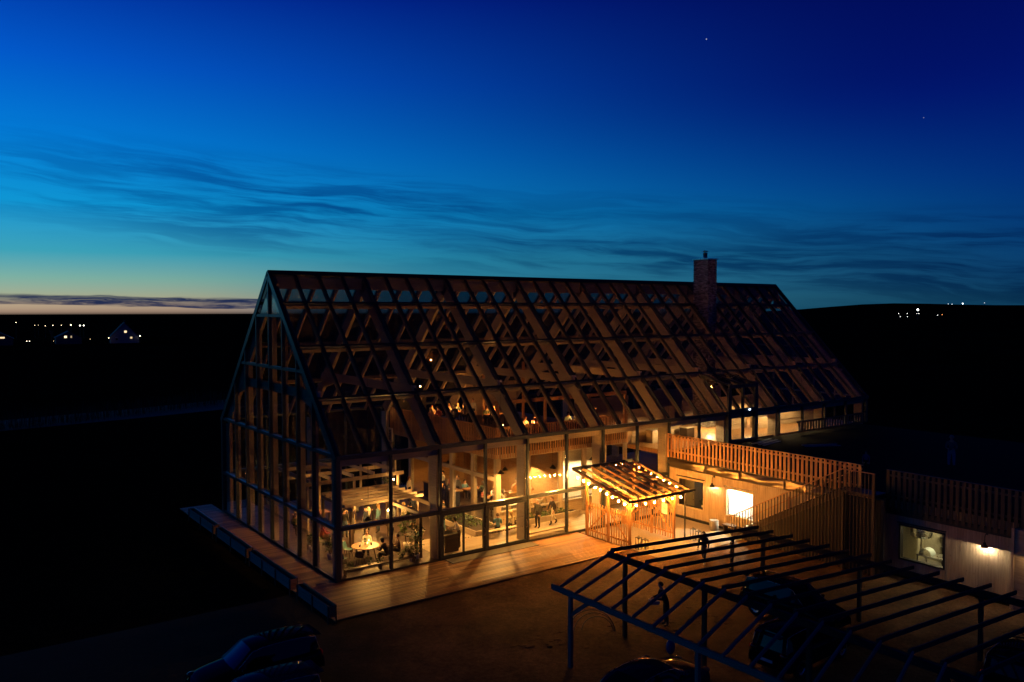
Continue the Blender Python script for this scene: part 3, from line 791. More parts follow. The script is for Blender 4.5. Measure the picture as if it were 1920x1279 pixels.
for k in range(9):
    zz = random.choice((0.63, 1.13, 1.63)); yy_ = -18.1 + k * 0.16
    bx('box', (25.95, yy_, zz), (26.2, yy_ + 0.13, zz + random.uniform(0.12, 0.34)), random.choice((WHITE, CREAM, BLACK)), kt)
kt = thing('fridge', 'tall grey cabinet inside the dim window by the canopy', 'cabinet', (24.7, -1.4, 0.1))
bx('body', (24.3, -1.55, 0.1), (25.0, -0.75, 2.3), plain('grey_steel', (0.35, 0.34, 0.32), 0.4, 0.6), kt); bx('handle', (24.26, -1.50, 1.0), (24.3, -1.46, 1.6), STEEL, kt)
kt = thing('tabletop_plant', 'small leafy arrangement on the sill of the dim window', 'plant', (23.9, -2.6, 0.78))
def leaves(n, c, r, size, mat, parent, name='foliage', flat=1.0, kind=None):
    m = MB()
    for k in range(n):
        while True:
            p = Vector((random.uniform(-1, 1), random.uniform(-1, 1), random.uniform(-1, 1)))
            if p.length < 1: break
        p = Vector((p.x * r[0], p.y * r[1], p.z * r[2])) + Vector(c)
        a = random.uniform(0, 6.28); t_ = random.uniform(-0.9, 0.9); s_ = size * random.uniform(0.6, 1.4)
        d1 = Vector((math.cos(a), math.sin(a), t_)).normalized() * s_
        d2 = d1.cross(Vector((random.uniform(-1, 1), random.uniform(-1, 1), 1))).normalized() * s_ * 0.35
        i = len(m.v); m.v += [tuple(p), tuple(p + d1 * 0.5 + d2), tuple(p + d1), tuple(p + d1 * 0.5 - d2)]
        m.f.append((i, i + 1, i + 2, i + 3))
    return built(name, m, mat, parent, kind=kind)
bx('pot', (23.84, -2.72, 0.78), (24.0, -2.5, 0.9), CERAMIC, kt); leaves(60, (23.9, -2.6, 1.1), (0.12, 0.3, 0.22), 0.12, LEAF, kt)

# room lights behind the windows (ceiling lamps)
def ceiling_lamp(label, loc, power, col, e=20):
    t_ = thing('ceiling_lamp', label, 'lamp', loc, group='ceiling lamps in the rooms')
    built('housing', MB().lathe([(0.0, 0.06), (0.16, 0.06), (0.18, 0.0), (0.15, 0.0)], 14, loc), WHITE, t_)
    built('diffuser', MB().lathe([(0.15, 0.0), (0.1, -0.03), (0.0, -0.04)], 14, loc), emit('lamp_glow_%d_%d' % (e, int(col[2] * 100)), col, e), t_, smooth=True)
    lamp_light(t_, (loc[0], loc[1], loc[2] - 0.12), power, col, 0.12)
ceiling_lamp('ceiling lamp inside the dazzling white wing window', (24.9, -5.8, 3.1), 1500, (1.0, 0.84, 0.58))
ceiling_lamp('ceiling lamp in the yellow kitchen behind the right-hand window', (25.2, -17.2, 3.1), 120, (1.0, 0.80, 0.42))
ceiling_lamp('small ceiling lamp in the dim room behind the canopy', (25.4, -2.4, 3.1), 9, (1.0, 0.85, 0.62))

# wall lamps
def wall_lamp(label, y, zt, power, col):
    t_ = thing('wall_lamp', label, 'wall lamp', (XW - 0.03, y, zt), group='dark shaded lamps on the wing wall')
    m = MB(); m.tube([(XW - 0.02, y, zt + 0.62), (XW - 0.16, y, zt + 0.60), (XW - 0.24, y, zt + 0.5), (XW - 0.25, y, zt + 0.2)], 0.016, 6); built('arm', m, BLACK, t_, smooth=True)
    built('wall_plate', MB().box((XW - 0.035, y, zt + 0.62), (0.03, 0.1, 0.14)), BLACK, t_)
    c = (XW - 0.25, y, zt)
    m = MB().lathe([(0.03, 0.24), (0.06, 0.22), (0.07, 0.15), (0.13, 0.08), (0.165, 0.0), (0.155, 0.0), (0.12, 0.07), (0.06, 0.14), (0.0, 0.15)], 18, c)
    sh = built('lamp_shade', m, BLACK, t_, smooth=True)
    built('bulb', MB().ball((c[0], c[1], c[2] + 0.05), 0.045, 8, 6), emit('bulb_glow', (1.0, 0.66, 0.3), 120), t_, smooth=True)
    lamp_light(t_, (c[0], c[1], c[2] + 0.02), power, col, 0.03)
wall_lamp('dark shaded lamp on the wing wall between the two windows', -3.87, 2.40, 85, (1.0, 0.70, 0.34))
wall_lamp('dark shaded lamp on the wing wall right of the kitchen window', -19.95, 2.36, 130, (1.0, 0.84, 0.58))
t_ = thing('wall_lamp', 'lamp on the corner bay at the right edge of the picture', 'wall lamp', (XW - 0.5, -22.2, 2.4), group='dark shaded lamps on the wing wall')
c = (XW - 0.74, -22.2, 2.4)
built('lamp_shade', MB().lathe([(0.03, 0.24), (0.07, 0.15), (0.165, 0.0), (0.155, 0.0), (0.06, 0.14), (0.0, 0.15)], 18, c), BLACK, t_, smooth=True)
built('arm', MB().tube([(XW - 0.5, -22.2, 2.9), (XW - 0.74, -22.2, 2.88), (c[0], c[1], 2.6)], 0.016, 6), BLACK, t_, smooth=True)
built('bulb', MB().ball((c[0], c[1], c[2] + 0.05), 0.045, 8, 6), emit('bulb_glow', (1.0, 0.66, 0.3), 120), t_, smooth=True)
lamp_light(t_, (c[0], c[1], c[2] + 0.02), 22, (1.0, 0.62, 0.28), 0.03)

# terrace fences
fc = thing('slat_fence', 'orange-lit upright board fence round the roof terrace above the wing windows', 'fence', (XW, -6.8, 3.7), group='terrace board fences')
y = -0.02; k = 0
while y > -13.75:
    x = XW - 0.17 if k % 2 == 0 else XW - 0.165
    bx('slat', (x, y - 0.165, 3.72 + random.uniform(-0.012, 0.012)), (x + 0.03, y, 5.22), 'larch', fc); y -= 0.288; k += 1
bx('rail', (XW - 0.135, -13.75, 5.0), (XW - 0.07, 0.0, 5.1), 'larch', fc); bx('rail', (XW - 0.135, -13.75, 4.1), (XW - 0.07, 0.0, 4.2), 'larch', fc)
bx('cap_rail', (XW - 0.19, -13.8, 5.225), (XW - 0.05, 0.0, 5.265), 'larch', fc)
fc = thing('slat_fence', 'board fence on the terrace above the kitchen window, darkened to look unlit', 'fence', (XW, -18.4, 3.2), group='terrace board fences')
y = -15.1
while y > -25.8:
    bx('slat', (XW - 0.16, y - 0.165, 3.12), (XW - 0.13, y, 5.2), 'darkwood', fc); y -= 0.288  # dark wood in place of larch makes this fence look unlit
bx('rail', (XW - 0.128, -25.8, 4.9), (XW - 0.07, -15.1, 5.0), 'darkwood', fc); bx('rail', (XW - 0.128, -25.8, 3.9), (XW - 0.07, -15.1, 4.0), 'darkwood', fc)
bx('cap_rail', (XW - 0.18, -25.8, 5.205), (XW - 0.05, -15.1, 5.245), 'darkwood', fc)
# low parapet fence at the far side of the terrace
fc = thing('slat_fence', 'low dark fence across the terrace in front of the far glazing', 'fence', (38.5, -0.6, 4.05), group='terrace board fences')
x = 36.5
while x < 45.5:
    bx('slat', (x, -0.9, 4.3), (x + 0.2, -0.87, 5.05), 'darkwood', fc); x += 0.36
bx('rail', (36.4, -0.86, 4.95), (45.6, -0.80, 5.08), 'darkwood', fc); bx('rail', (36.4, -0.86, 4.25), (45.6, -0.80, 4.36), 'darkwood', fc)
# board stacks left on the terrace
for k, (x, y, n, rz, lb) in enumerate(((31.6, -1.6, 5, 0.25, 'stack of pale planks lying on the terrace beside the dormer door'), (33.6, -4.4, 2, -0.5, 'two loose pale planks crossed on the dark terrace'), (36.5, -19.6, 4, 0.1, 'bundle of bluish boards on the terrace near the right edge'))):
    t_ = thing('plank_stack', lb, 'planks', (x, y, 4.05), rz, group='planks left on the terrace')
    for q in range(n):
        o = obj('plank', boxmesh((2.6, 0.18, 0.045), plain('pale_board', (0.32, 0.34, 0.34), 0.5, 0.0, 0.1)), t_, (random.uniform(-0.1, 0.1), -0.5 + 0.22 * q, 0.03 + 0.06 * (q % 2)), (0, 0, random.uniform(-0.08, 0.08)), world=False)

# ------------------------------------------------------------------ outside stair
sx0, sx1 = 22.3, 23.3
stt = thing('staircase', 'outside timber stair climbing to the terrace behind a tall screen of upright bars', 'staircase', (22.8, -10, -0.1))
NS = 22; ya0, yb0 = -6.1, -13.3; zt0, zt1 = 0.05, 4.03
for i in range(NS):
    t1 = (i + 1) / NS; yy_ = ya0 + (yb0 - ya0) * (i + 0.5) / NS; zz = zt0 + (zt1 - zt0) * t1 - 0.02
    bx('tread', (sx0 + 0.08, yy_ - 0.17, zz - 0.05), (sx1 - 0.04, yy_ + 0.17, zz), 'darkwood', stt)
for x in (sx0 + 0.05, sx1): beam('stringer', (x, ya0, zt0 - 0.05), (x, yb0, zt1 - 0.12), 0.06, 0.30, 'darkwood', stt)
bx('landing', (sx0, -15.1, 3.86), (sx1 + 0.1, -13.3, 4.02), 'darkwood', stt)
def rail_z(y): return 1.12 + (y - ya0) / (yb0 - ya0) * (5.08 - 1.12) if y > yb0 else 5.08
y = -6.15
while y > -15.1:
    bx('bar', (sx0 - 0.02, y - 0.02, -0.1), (sx0 + 0.02, y + 0.02, rail_z(y)), 'darkwood', stt); y -= 0.2
beam('handrail', (sx0 - 0.01, -6.05, rail_z(-6.05) + 0.03), (sx0 - 0.01, -13.3, 5.11), 0.10, 0.045, 'larch', stt)
beam('handrail', (sx0 - 0.01, -13.3, 5.11), (sx0 - 0.01, -15.1, 5.11), 0.10, 0.045, 'larch', stt)
beam('handrail', (sx1 - 0.03, -6.6, 1.0), (sx1 - 0.03, -13.3, 4.9), 0.05, 0.05, 'larch', stt)
for yy_ in (-9.4, -11.5, -13.2): bx('newel', (sx1 - 0.06, yy_ - 0.03, rail_z(yy_) - 1.0), (sx1 - 0.01, yy_ + 0.03, rail_z(yy_) - 0.15), 'larch', stt)
for yy_ in (-13.4, -15.1): bx('post', (sx0 - 0.16, yy_ - 0.06, -0.1), (sx0 - 0.04, yy_ + 0.06, 3.9 if yy_ > -15 else 5.08), 'darkwood', stt)
# black slats behind the stair bars stand in for the shade underneath
st2 = thing('slat_screen', 'slatted screen below the stair, extended and blackened to stand for its shade', 'screen', (22.9, -13.4, -0.1))
y = -6.4
while y > -15.4:
    bx('slat', (22.44, y - 0.175, -0.08), (22.47, y, min(3.8, rail_z(y) - 1.3)), BLACK, st2); y -= 0.19
for zz in (0.5, 1.4, 2.1): bx('rail', (22.48, -15.4, zz), (22.52, -9.0 - zz * 1.5, zz + 0.1), 'darkwood', st2)

# ================================================================== ENTRANCE CANOPY
cn = thing('entrance_canopy', 'timber entrance canopy with a sloping glass roof hung with glowing bulbs', 'canopy', (17.5, -2.5, -0.08))
CX0, CX1, CYB, CYF, CZB, CZF = 15.05, 20.1, -0.22, -4.9, 3.9, 2.86
def cz(y): return CZB + (y - CYB) / (CYF - CYB) * (CZF - CZB)
for i in range(8):
    x = CX0 + 0.06 + (CX1 - CX0 - 0.12) * i / 7
    beam('rafter', (x, CYB, CZB - 0.07), (x, CYF, CZF - 0.07), 0.06, 0.12, 'larch', cn)
    beam('glazing_bar', (x, CYB, CZB + 0.02), (x, CYF - 0.04, CZF + 0.02), 0.05, 0.03, ALU, cn)
for y in (-1.4, -2.6, -3.8): beam('purlin', (CX0 + 0.1, y, cz(y) - 0.24), (CX1 - 0.1, y, cz(y) - 0.24), 0.09, 0.11, 'larch', cn)
beam('front_beam', (CX0 + 0.05, CYF + 0.5, cz(CYF + 0.5) - 0.32), (CX1, CYF + 0.5, cz(CYF + 0.5) - 0.32), 0.12, 0.2, 'larch', cn)
beam('wall_plate', (CX0, CYB + 0.05, CZB - 0.02), (CX1, CYB + 0.05, CZB - 0.02), 0.12, 0.2, ALU, cn)
bx('gutter', (CX0, CYF - 0.14, CZF - 0.14), (CX1 + 0.3, CYF - 0.01, CZF - 0.02), ALU, cn)
sl = math.atan2(CZB - CZF, CYB - CYF)
for i in range(7):
    x0 = CX0 + 0.06 + (CX1 - CX0 - 0.12) * i / 7; x1 = CX0 + 0.06 + (CX1 - CX0 - 0.12) * (i + 1) / 7
    Lc = math.hypot(CYB - CYF, CZB - CZF) - 0.04
    obj('pane', boxmesh((round(x1 - x0 - 0.04, 3), round(Lc, 3), 0.012), CLEAR), cn, ((x0 + x1) / 2, (CYB + CYF) / 2, (CZB + CZF) / 2 + 0.012), (sl, 0, 0))
posts = [(15.6, -0.85), (15.6, -2.68), (15.6, -4.45), (19.05, -2.8), (19.05, -4.58), (19.9, -0.4)]
for (x, y) in posts: bx('post', (x - 0.065, y - 0.065, -0.1), (x + 0.065, y + 0.065, cz(y) - 0.19), 'larch', cn)
for x, s in ((15.6, 1), (19.05, -1)):
    beam('brace', (x, -4.45, 2.0), (x + s * 0.62, -4.42, 2.56), 0.07, 0.09, 'larch', cn)
    beam('brace', (x, -4.45, 2.1), (x, -3.85, 2.72), 0.07, 0.09, 'larch', cn)
bx('steel_post', (19.56, -4.98, -0.1), (19.62, -4.92, CZF - 0.1), BLACK, cn)
# fence panels and gates either side of the passage
def fence_panel(label, x, y0, y1, name='slat_fence', diag=1, z1=2.02):
    f = thing(name, label, 'gate' if name == 'gate' else 'fence', (x, (y0 + y1) / 2, -0.08), group='slat fences of the entrance')
    n = max(3, int(abs(y1 - y0) / 0.2)); st_ = abs(y1 - y0) / n
    for i in range(n):
        a = max(y0, y1) - st_ * i - 0.03
        bx('slat', (x - 0.045, a - 0.075, 0.02), (x - 0.02, a, z1 + random.uniform(-0.02, 0.02)), 'larch', f)
    for zz in (0.28, 1.72): bx('rail', (x - 0.018, min(y0, y1) + 0.02, zz), (x + 0.04, max(y0, y1) - 0.02, zz + 0.1), 'larch', f)
    a, b = (max(y0, y1) - 0.1, min(y0, y1) + 0.1) if diag > 0 else (min(y0, y1) + 0.1, max(y0, y1) - 0.1)
    beam('brace', (x + 0.01, a, 1.72), (x + 0.01, b, 0.36), 0.05, 0.09, 'larch', f)
    return f
fence_panel('left entrance fence half next to the glass hall', 15.6, -0.92, -2.61, diag=-1)
fence_panel('left entrance fence half ending at the front canopy post', 15.6, -2.75, -4.38, diag=1)
fence_panel('right entrance fence half deep under the canopy', 19.05, -0.3, -2.73, diag=-1)
gt = fence_panel('wooden slat gate with a white notice on the right of the passage', 19.05, -2.87, -4.5, 'gate', diag=1)
bx('latch', (18.95, -2.98, 1.1), (18.99, -2.9, 1.45), BLACK, gt)
sg = thing('notice', 'white paper notice with faint lines fixed on the right-hand gate', 'notice', (18.98, -3.9, 1.4))
bx('sheet', (18.975, -4.12, 1.35), (18.99, -3.68, 1.98), plain('paper', (0.8, 0.78, 0.72), 0.7), sg)
m = MB()
for zz, ww in ((1.72, 0.16), (1.68, 0.2), (1.62, 0.18)): m.box((18.97, -3.9, zz), (0.006, ww * 2 * 0.7, 0.018))
built('print', m, plain('print_ink', (0.45, 0.35, 0.25), 0.8), sg)
bx('passage_paving', (15.7, -7.0, -0.06), (23.2, -0.15, -0.045), plain('paving', (0.24, 0.19, 0.14), 0.85, 0.0, 0.15)).update_tag()
bpy.data.objects['passage_paving'].name = 'paving'; tag(bpy.data.objects['paving'], kind='structure')

# festoon lights
BULB = emit('festoon_bulb', (1.0, 0.385, 0.06), 1900)
def festoon(label, pts, n, sag=0.05):
    f = thing('festoon', label, 'string lights', pts[0], group='festoon lights on the canopy')
    a, b = Vector(pts[0]), Vector(pts[1])
    cab = []
    sags = lambda t, k: -sag * (1 - (2 * ((t * k) % 1.0) - 1) ** 2)
    for i in range(33): t = i / 32; p = a.lerp(b, t); cab.append((p.x, p.y, p.z + sags(t, 4)))
    built('cable', MB().tube(cab, 0.008, 5), BLACK, f)
    for i in range(n):
        t = (i + 0.5) / n; p = a.lerp(b, t) + Vector((random.uniform(-0.02, 0.02), random.uniform(-0.02, 0.02), sags(t, 4) + random.uniform(-0.02, 0.02)))
        bu = built('bulb', MB().ball((p.x, p.y, p.z - 0.12), 0.047, 7, 5, (1, 1, 1.15)), BULB, f, smooth=True)
        built('socket', MB().tube([(p.x, p.y, p.z), (p.x, p.y, p.z - 0.065)], 0.02, 6), BLACK, bu)
festoon('festoon of bulbs along the left edge of the canopy', ((15.1, -0.35, 3.66), (15.1, -4.8, 2.68)), 9)
festoon('festoon of bulbs along the low front edge of the canopy', ((15.3, -4.93, 2.66), (19.6, -4.93, 2.66)), 6)
festoon('festoon of bulbs along the right edge of the canopy, nearest the wing', ((19.98, -0.5, 3.70), (19.98, -4.7, 2.78)), 8)

# lanterns and bin by the passage
def lantern(label, x, y, h=0.55):
    t_ = thing('lantern', label, 'lantern', (x, y, -0.08), group='unlit floor lanterns by the entrance')
    for dx_ in (-0.11, 0.11):
        for dy_ in (-0.11, 0.11): bx('post', (x + dx_ - 0.012, y + dy_ - 0.012, -0.08), (x + dx_ + 0.012, y + dy_ + 0.012, h), BLACK, t_)
    bx('base', (x - 0.13, y - 0.13, -0.07), (x + 0.13, y + 0.13, -0.045), BLACK, t_); bx('top', (x - 0.13, y - 0.13, h), (x + 0.13, y + 0.13, h + 0.03), BLACK, t_)
    bx('candle', (x - 0.04, y - 0.04, -0.04), (x + 0.04, y + 0.04, 0.16), CERAMIC, t_)
    built('ring', MB().tube([(x - 0.05, y, h + 0.03), (x - 0.04, y, h + 0.12), (x + 0.04, y, h + 0.12), (x + 0.05, y, h + 0.03)], 0.01, 5), BLACK, t_)
lantern('tall lantern at the foot of the front left canopy post', 16.0, -4.75, 0.6)
lantern('shorter lantern standing right beside the tall one at the front left canopy post', 16.38, -4.9, 0.45)
lantern('tall lantern at the foot of the thin steel canopy post', 19.85, -5.35, 0.6)
lantern('shorter lantern just right of the one by the steel post', 20.2, -5.45, 0.42)
bn = thing('bin', 'round grey concrete bin against the wing wall below the lamp', 'bin', (22.6, -4.6, -0.08))
built('drum', MB().lathe([(0.0, 0), (0.24, 0), (0.27, 0.05), (0.28, 0.62), (0.24, 0.64), (0.22, 0.5), (0.0, 0.5)], 18, (22.6, -4.6, -0.06)), CONC, bn, smooth=True)
bc = thing('wall_bench', 'low dark bench along the foot of the wing wall', 'bench', (22.85, -6.5, -0.08))
bx('seat', (22.7, -5.95, 0.36), (23.15, -5.1, 0.42), 'darkwood', bc)
for yy_ in (-5.9, -5.2): bx('leg', (22.75, yy_ - 0.04, -0.08), (23.1, yy_ + 0.04, 0.36), 'darkwood', bc)

# ================================================================== CARPORT FRAME
cp = thing('carport_frame', 'open bare timber carport frame with many rafters in the right foreground', 'frame', (9, -18, -0.1))
FX, FZ, MX, MZ, BX_, BZ = 3.05, 2.72, 6.75, 3.24, 16.4, 2.68
YF0, YF1 = -12.6, -27.5
beam('front_beam', (FX, -13.0, FZ), (FX, YF1, FZ), 0.10, 0.21, 'grey', cp)
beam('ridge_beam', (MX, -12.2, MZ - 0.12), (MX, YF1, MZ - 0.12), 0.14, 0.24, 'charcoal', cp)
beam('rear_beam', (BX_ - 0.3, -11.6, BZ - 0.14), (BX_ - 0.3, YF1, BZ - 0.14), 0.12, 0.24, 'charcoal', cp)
k = 0; y = -12.75
while y > YF1:
    q1, q2, q3 = random.gauss(0, 0.03), random.gauss(0, 0.03), random.gauss(0, 0.04)
    beam('rafter', (FX - 0.05 + q3, y - 0.75 + q1, FZ + 0.13), (MX - 0.02, y + 0.22 + q2, MZ + 0.1), 0.055, 0.125, 'grey', cp)
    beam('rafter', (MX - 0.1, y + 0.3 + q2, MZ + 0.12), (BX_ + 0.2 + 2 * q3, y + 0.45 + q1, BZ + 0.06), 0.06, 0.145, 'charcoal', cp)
    y -= 0.98; k += 1
for y in (-14.1, -20.3, -26.6): bx('post', (FX - 0.07, y - 0.07, -0.1), (FX + 0.07, y + 0.07, FZ - 0.1), 'grey', cp)
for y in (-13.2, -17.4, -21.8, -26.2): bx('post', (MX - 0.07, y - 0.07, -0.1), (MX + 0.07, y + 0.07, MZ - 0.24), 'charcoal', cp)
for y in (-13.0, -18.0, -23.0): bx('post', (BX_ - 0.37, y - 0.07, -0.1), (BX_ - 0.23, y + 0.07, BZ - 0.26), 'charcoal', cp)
beam('brace', (FX, -14.1, 1.9), (FX + 0.05, -15.0, FZ - 0.13), 0.08, 0.14, 'grey', cp)
# coil of pipe on the earth
pc = thing('pipe_coil', 'loose coil of thin pipe standing on the earth under the bare frame', 'pipe', (6.0, -11.9, -0.1))
for k, (r, dx_, dz_) in enumerate(((0.95, 0.0, 0.0), (0.86, 0.1, -0.05), (0.66, 0.2, -0.02))):
    pts = []
    for i in range(25):
        a = -0.25 + (math.pi + 0.5) * i / 24; pts.append((6.1 + dx_ + math.cos(a) * r * 0.8, -11.9 - math.cos(a) * r * 0.6 - 0.06 * k, -0.1 + math.sin(a) * r * (0.95 if math.sin(a) > 0 else 0.2) + dz_))
    built('pipe', MB().tube(pts, 0.022, 6), plain('pipe_plastic', (0.10, 0.085, 0.07), 0.35), pc, smooth=True)
# blue bag hanging on a rafter
bb = thing('bin_bag', 'small bright blue bag by the front beam of the bare frame', 'bag', (3.6, -17.3, 1.6))
bb.location = (7.0, -15.5, -0.08)
built('sack', MB().ball((7.0, -15.5, 0.2), 0.22, 12, 9, (0.9, 0.8, 1.35)), plain('blue_plastic', (0.02, 0.07, 0.22), 0.4, 0.0, 0.2), bb, smooth=True)
built('knot', MB().tube([(7.0, -15.5, 0.46), (7.02, -15.52, 0.58)], [0.04, 0.08], 8), plain('blue_plastic', (0.02, 0.07, 0.22), 0.4), bb, smooth=True)

# ================================================================== PLANTERS along the gable deck
for k, (y0, y1, lb) in enumerate(((-4.75, -1.15, 'nearest plank planter at the front corner of the deck'), (-0.35, 5.45, 'long plank planter, second from the front along the gable deck'), (5.9, 11.2, 'plank planter, third from the front along the gable deck'), (11.8, 17.0, 'plank planter at the far end of the gable deck'))):
    pl = thing('planter', lb, 'planter', (-2.4, (y0 + y1) / 2, -0.1), group='plank planters edging the gable deck')
    for q in range(3): bx('plank', (-2.56, y0, 0.20 + 0.17 * q), (-2.53, y1, 0.36 + 0.17 * q), 'grey', pl)
    for q in range(3): bx('plank', (-2.27, y0, 0.20 + 0.17 * q), (-2.24, y1, 0.36 + 0.17 * q), 'oak', pl)
    for yy_ in (y0, y1 - 0.03):
        for q in range(3): bx('end_plank', (-2.528, yy_, 0.20 + 0.17 * q), (-2.272, yy_ + 0.03, 0.36 + 0.17 * q), 'oak', pl)
    nleg = max(3, int((y1 - y0) / 1.8) + 1)
    for q in range(nleg):
        yy_ = y0 + 0.05 + (y1 - y0 - 0.1) * q / (nleg - 1)
        bx('leg', (-2.6, yy_ - 0.04, -0.1), (-2.565, yy_ + 0.04, 0.71), 'charcoal', pl); bx('leg', (-2.235, yy_ - 0.04, -0.1), (-2.20, yy_ + 0.04, 0.70), 'charcoal', pl)
    bx('soil', (-2.525, y0 + 0.04, 0.3), (-2.275, y1 - 0.04, 0.6), SOIL, pl)
    bx('cap', (-2.262, y0, 0.703), (-2.20, y1, 0.735), 'oak', pl)

# ================================================================== INTERIOR PERGOLAS
pg = thing('indoor_pergola', 'indoor pergola of bright lit planks over the tables nearest the glass corner', 'pergola', (4.8, 5.7, 0), group='pergolas inside the hall')
for k, y in enumerate((4.25, 4.97, 5.70, 6.46, 7.23, 7.95)): bx('slat', (2.35 + 0.05 * k, y - 0.03, 2.50), (7.32, y + 0.03, 2.66), 'spruce', pg)
for x in (2.7, 6.9): bx('beam', (x - 0.05, 0.9 if x > 5 else 4.0, 2.28), (x + 0.05, 8.2, 2.48), 'spruce', pg)
bx('beam', (5.2, 0.6, 2.30), (5.34, 4.2, 2.49), 'spruce', pg)
for (x, y) in ((2.7, 4.2), (2.7, 8.0), (6.9, 4.2), (6.9, 8.0), (5.27, 1.0)): bx('post', (x - 0.06, y - 0.06, 0.01), (x + 0.06, y + 0.06, 2.28), 'darkwood', pg)
pg = thing('indoor_pergola', 'taller indoor pergola of long beams deeper behind the glazed gable', 'pergola', (5, 11, 0), group='pergolas inside the hall')
for y in (8.6, 11.2, 13.9): bx('beam', (1.6, y - 0.06, 2.98), (8.4, y + 0.06, 3.20), 'spruce', pg)
for x in (2.0, 3.4, 4.8, 6.2, 7.7): bx('slat', (x - 0.045, 8.3, 3.21), (x + 0.045, 14.4, 3.42), 'spruce', pg)
for x in (2.0, 5.0, 8.0):
    for y in (8.6, 13.9): bx('post', (x - 0.06, y - 0.06, 0.01), (x + 0.06, y + 0.06, 2.98), 'spruce', pg)
bx('tie', (1.6, 8.75, 3.9), (8.4, 8.83, 4.06), 'spruce', pg)
for x in (2.4, 7.9): bx('upright', (x - 0.05, 8.7, 3.2), (x + 0.05, 8.8, 4.3), 'spruce', pg)

# ================================================================== PEOPLE
def build_pose(kind):
    J = {}; E = []
    def j(n, p, r, m): J[n] = (Vector(p), r, m)
    sit = kind.startswith('sit')
    h = 0.47 if sit else 0.95
    lean = {'stand': 0.0, 'sit': 0.06, 'walk': 0.05, 'reach': 0.03, 'stoop': 0.16, 'sitlean': 0.2}[kind]
    j('pel', (0, 0, h), 0.135, 2); j('spi', (lean * 0.4, 0, h + 0.2), 0.128, 1); j('che', (lean, 0, h + 0.42), 0.15, 1); j('nec', (lean * 1.25, 0, h + 0.57), 0.062, 0)
    hx = lean * 1.5 + 0.015
    j('jaw', (hx + 0.01, 0, h + 0.645), 0.075, 0); j('hed', (hx, 0, h + 0.72), 0.098, 0); j('top', (hx - 0.01, 0, h + 0.79), 0.07, 0)
    j('nos', (hx + 0.105, 0, h + 0.68), 0.016, 0)
    E.extend([('pel', 'spi'), ('spi', 'che'), ('che', 'nec'), ('nec', 'jaw'), ('jaw', 'hed'), ('hed', 'top'), ('hed', 'nos')])
    for s, sg_ in (('L', 1), ('R', -1)):
        j('hip' + s, (0, 0.10 * sg_, h - 0.05), 0.108, 2)
        if sit: kn = (0.44, 0.11 * sg_, 0.50); an = (0.42, 0.11 * sg_, 0.09); to = (0.58, 0.12 * sg_, 0.045)
        elif kind == 'walk':
            f = sg_; kn = (0.14 * f + 0.06, 0.10 * sg_, 0.50); an = (0.26 * f - 0.06, 0.10 * sg_, 0.10 + (0.05 if f < 0 else 0)); to = (an[0] + 0.15, 0.11 * sg_, 0.045 if f > 0 else 0.04)
        else: kn = (0.03, 0.11 * sg_, 0.50); an = (-0.02, 0.12 * sg_, 0.09); to = (0.14, 0.14 * sg_, 0.04)
        j('kne' + s, kn, 0.075, 2); j('ank' + s, an, 0.05, 3); j('toe' + s, to, 0.042, 3)
        sh = Vector((lean, 0.185 * sg_, h + 0.47)); j('sho' + s, sh, 0.075, 1)
        if sit: el_ = sh + Vector((0.10, 0.06 * sg_, -0.27)); wr = sh + Vector((0.33, -0.02 * sg_, -0.24))
        elif kind == 'walk': el_ = sh + Vector((-0.10 * sg_, 0.06 * sg_, -0.27)); wr = sh + Vector((-0.10 * sg_ + 0.09, 0.06 * sg_, -0.5))
        elif kind in ('reach', 'stoop'): el_ = sh + Vector((0.06, 0.07 * sg_, -0.27)); wr = sh + Vector((0.31, -0.03 * sg_, -0.28))
        else: el_ = sh + Vector((-0.02, 0.07 * sg_, -0.28)); wr = sh + Vector((0.05, 0.07 * sg_, -0.52))
        j('elb' + s, el_, 0.052, 1); j('wri' + s, wr, 0.034, 1)
        d = (wr - el_).normalized(); side = Vector((0, -sg_, 0)); 
        pm = wr + d * 0.075; j('pal' + s, pm, 0.036, 0)
        E.extend([('pel', 'hip' + s), ('hip' + s, 'kne' + s), ('kne' + s, 'ank' + s), ('ank' + s, 'toe' + s), ('che', 'sho' + s), ('sho' + s, 'elb' + s), ('elb' + s, 'wri' + s), ('wri' + s, 'pal' + s)])
        up = d.cross(side).normalized()
        for q, (o_, ln) in enumerate(((-0.03, 0.075), (-0.01, 0.09), (0.01, 0.085), (0.03, 0.065))):
            a_ = 'f%d%s' % (q, s); j(a_, pm + side * o_ * 0.9 + d * (0.03 + ln * 0.5), 0.0095, 0); j(a_ + 'e', pm + side * o_ + d * (0.03 + ln) - up * 0.012, 0.008, 0)
            E.extend([('pal' + s, a_), (a_, a_ + 'e')])
        j('th' + s, pm + side * 0.055 + d * 0.015, 0.011, 0); E.append(('pal' + s, 'th' + s))
    names = list(J); idx = {n: i for i, n in enumerate(names)}
    me = bpy.data.meshes.new('body'); me.from_pydata([tuple(J[n][0]) for n in names], [(idx[a], idx[b]) for a, b in E], []); me.update()
    o = bpy.data.objects.new('body', me); COL.objects.link(o)
    md = o.modifiers.new('skin', 'SKIN'); md.branch_smoothing = 0.4; md.use_smooth_shade = True
    for i, n in enumerate(names):
        r = J[n][1]; sv = me.skin_vertices[0].data[i]
        sv.radius = {'che': (0.12, 0.175), 'spi': (0.105, 0.145), 'pel': (0.115, 0.15)}.get(n, (r, r))
        sv.use_root = (n == 'pel')
    sd = o.modifiers.new('sub', 'SUBSURF'); sd.levels = 1; sd.render_levels = 1
    dg = bpy.context.evaluated_depsgraph_get(); ev = o.evaluated_get(dg)
    out = bpy.data.meshes.new_from_object(ev, depsgraph=dg); out.name = 'body_' + kind
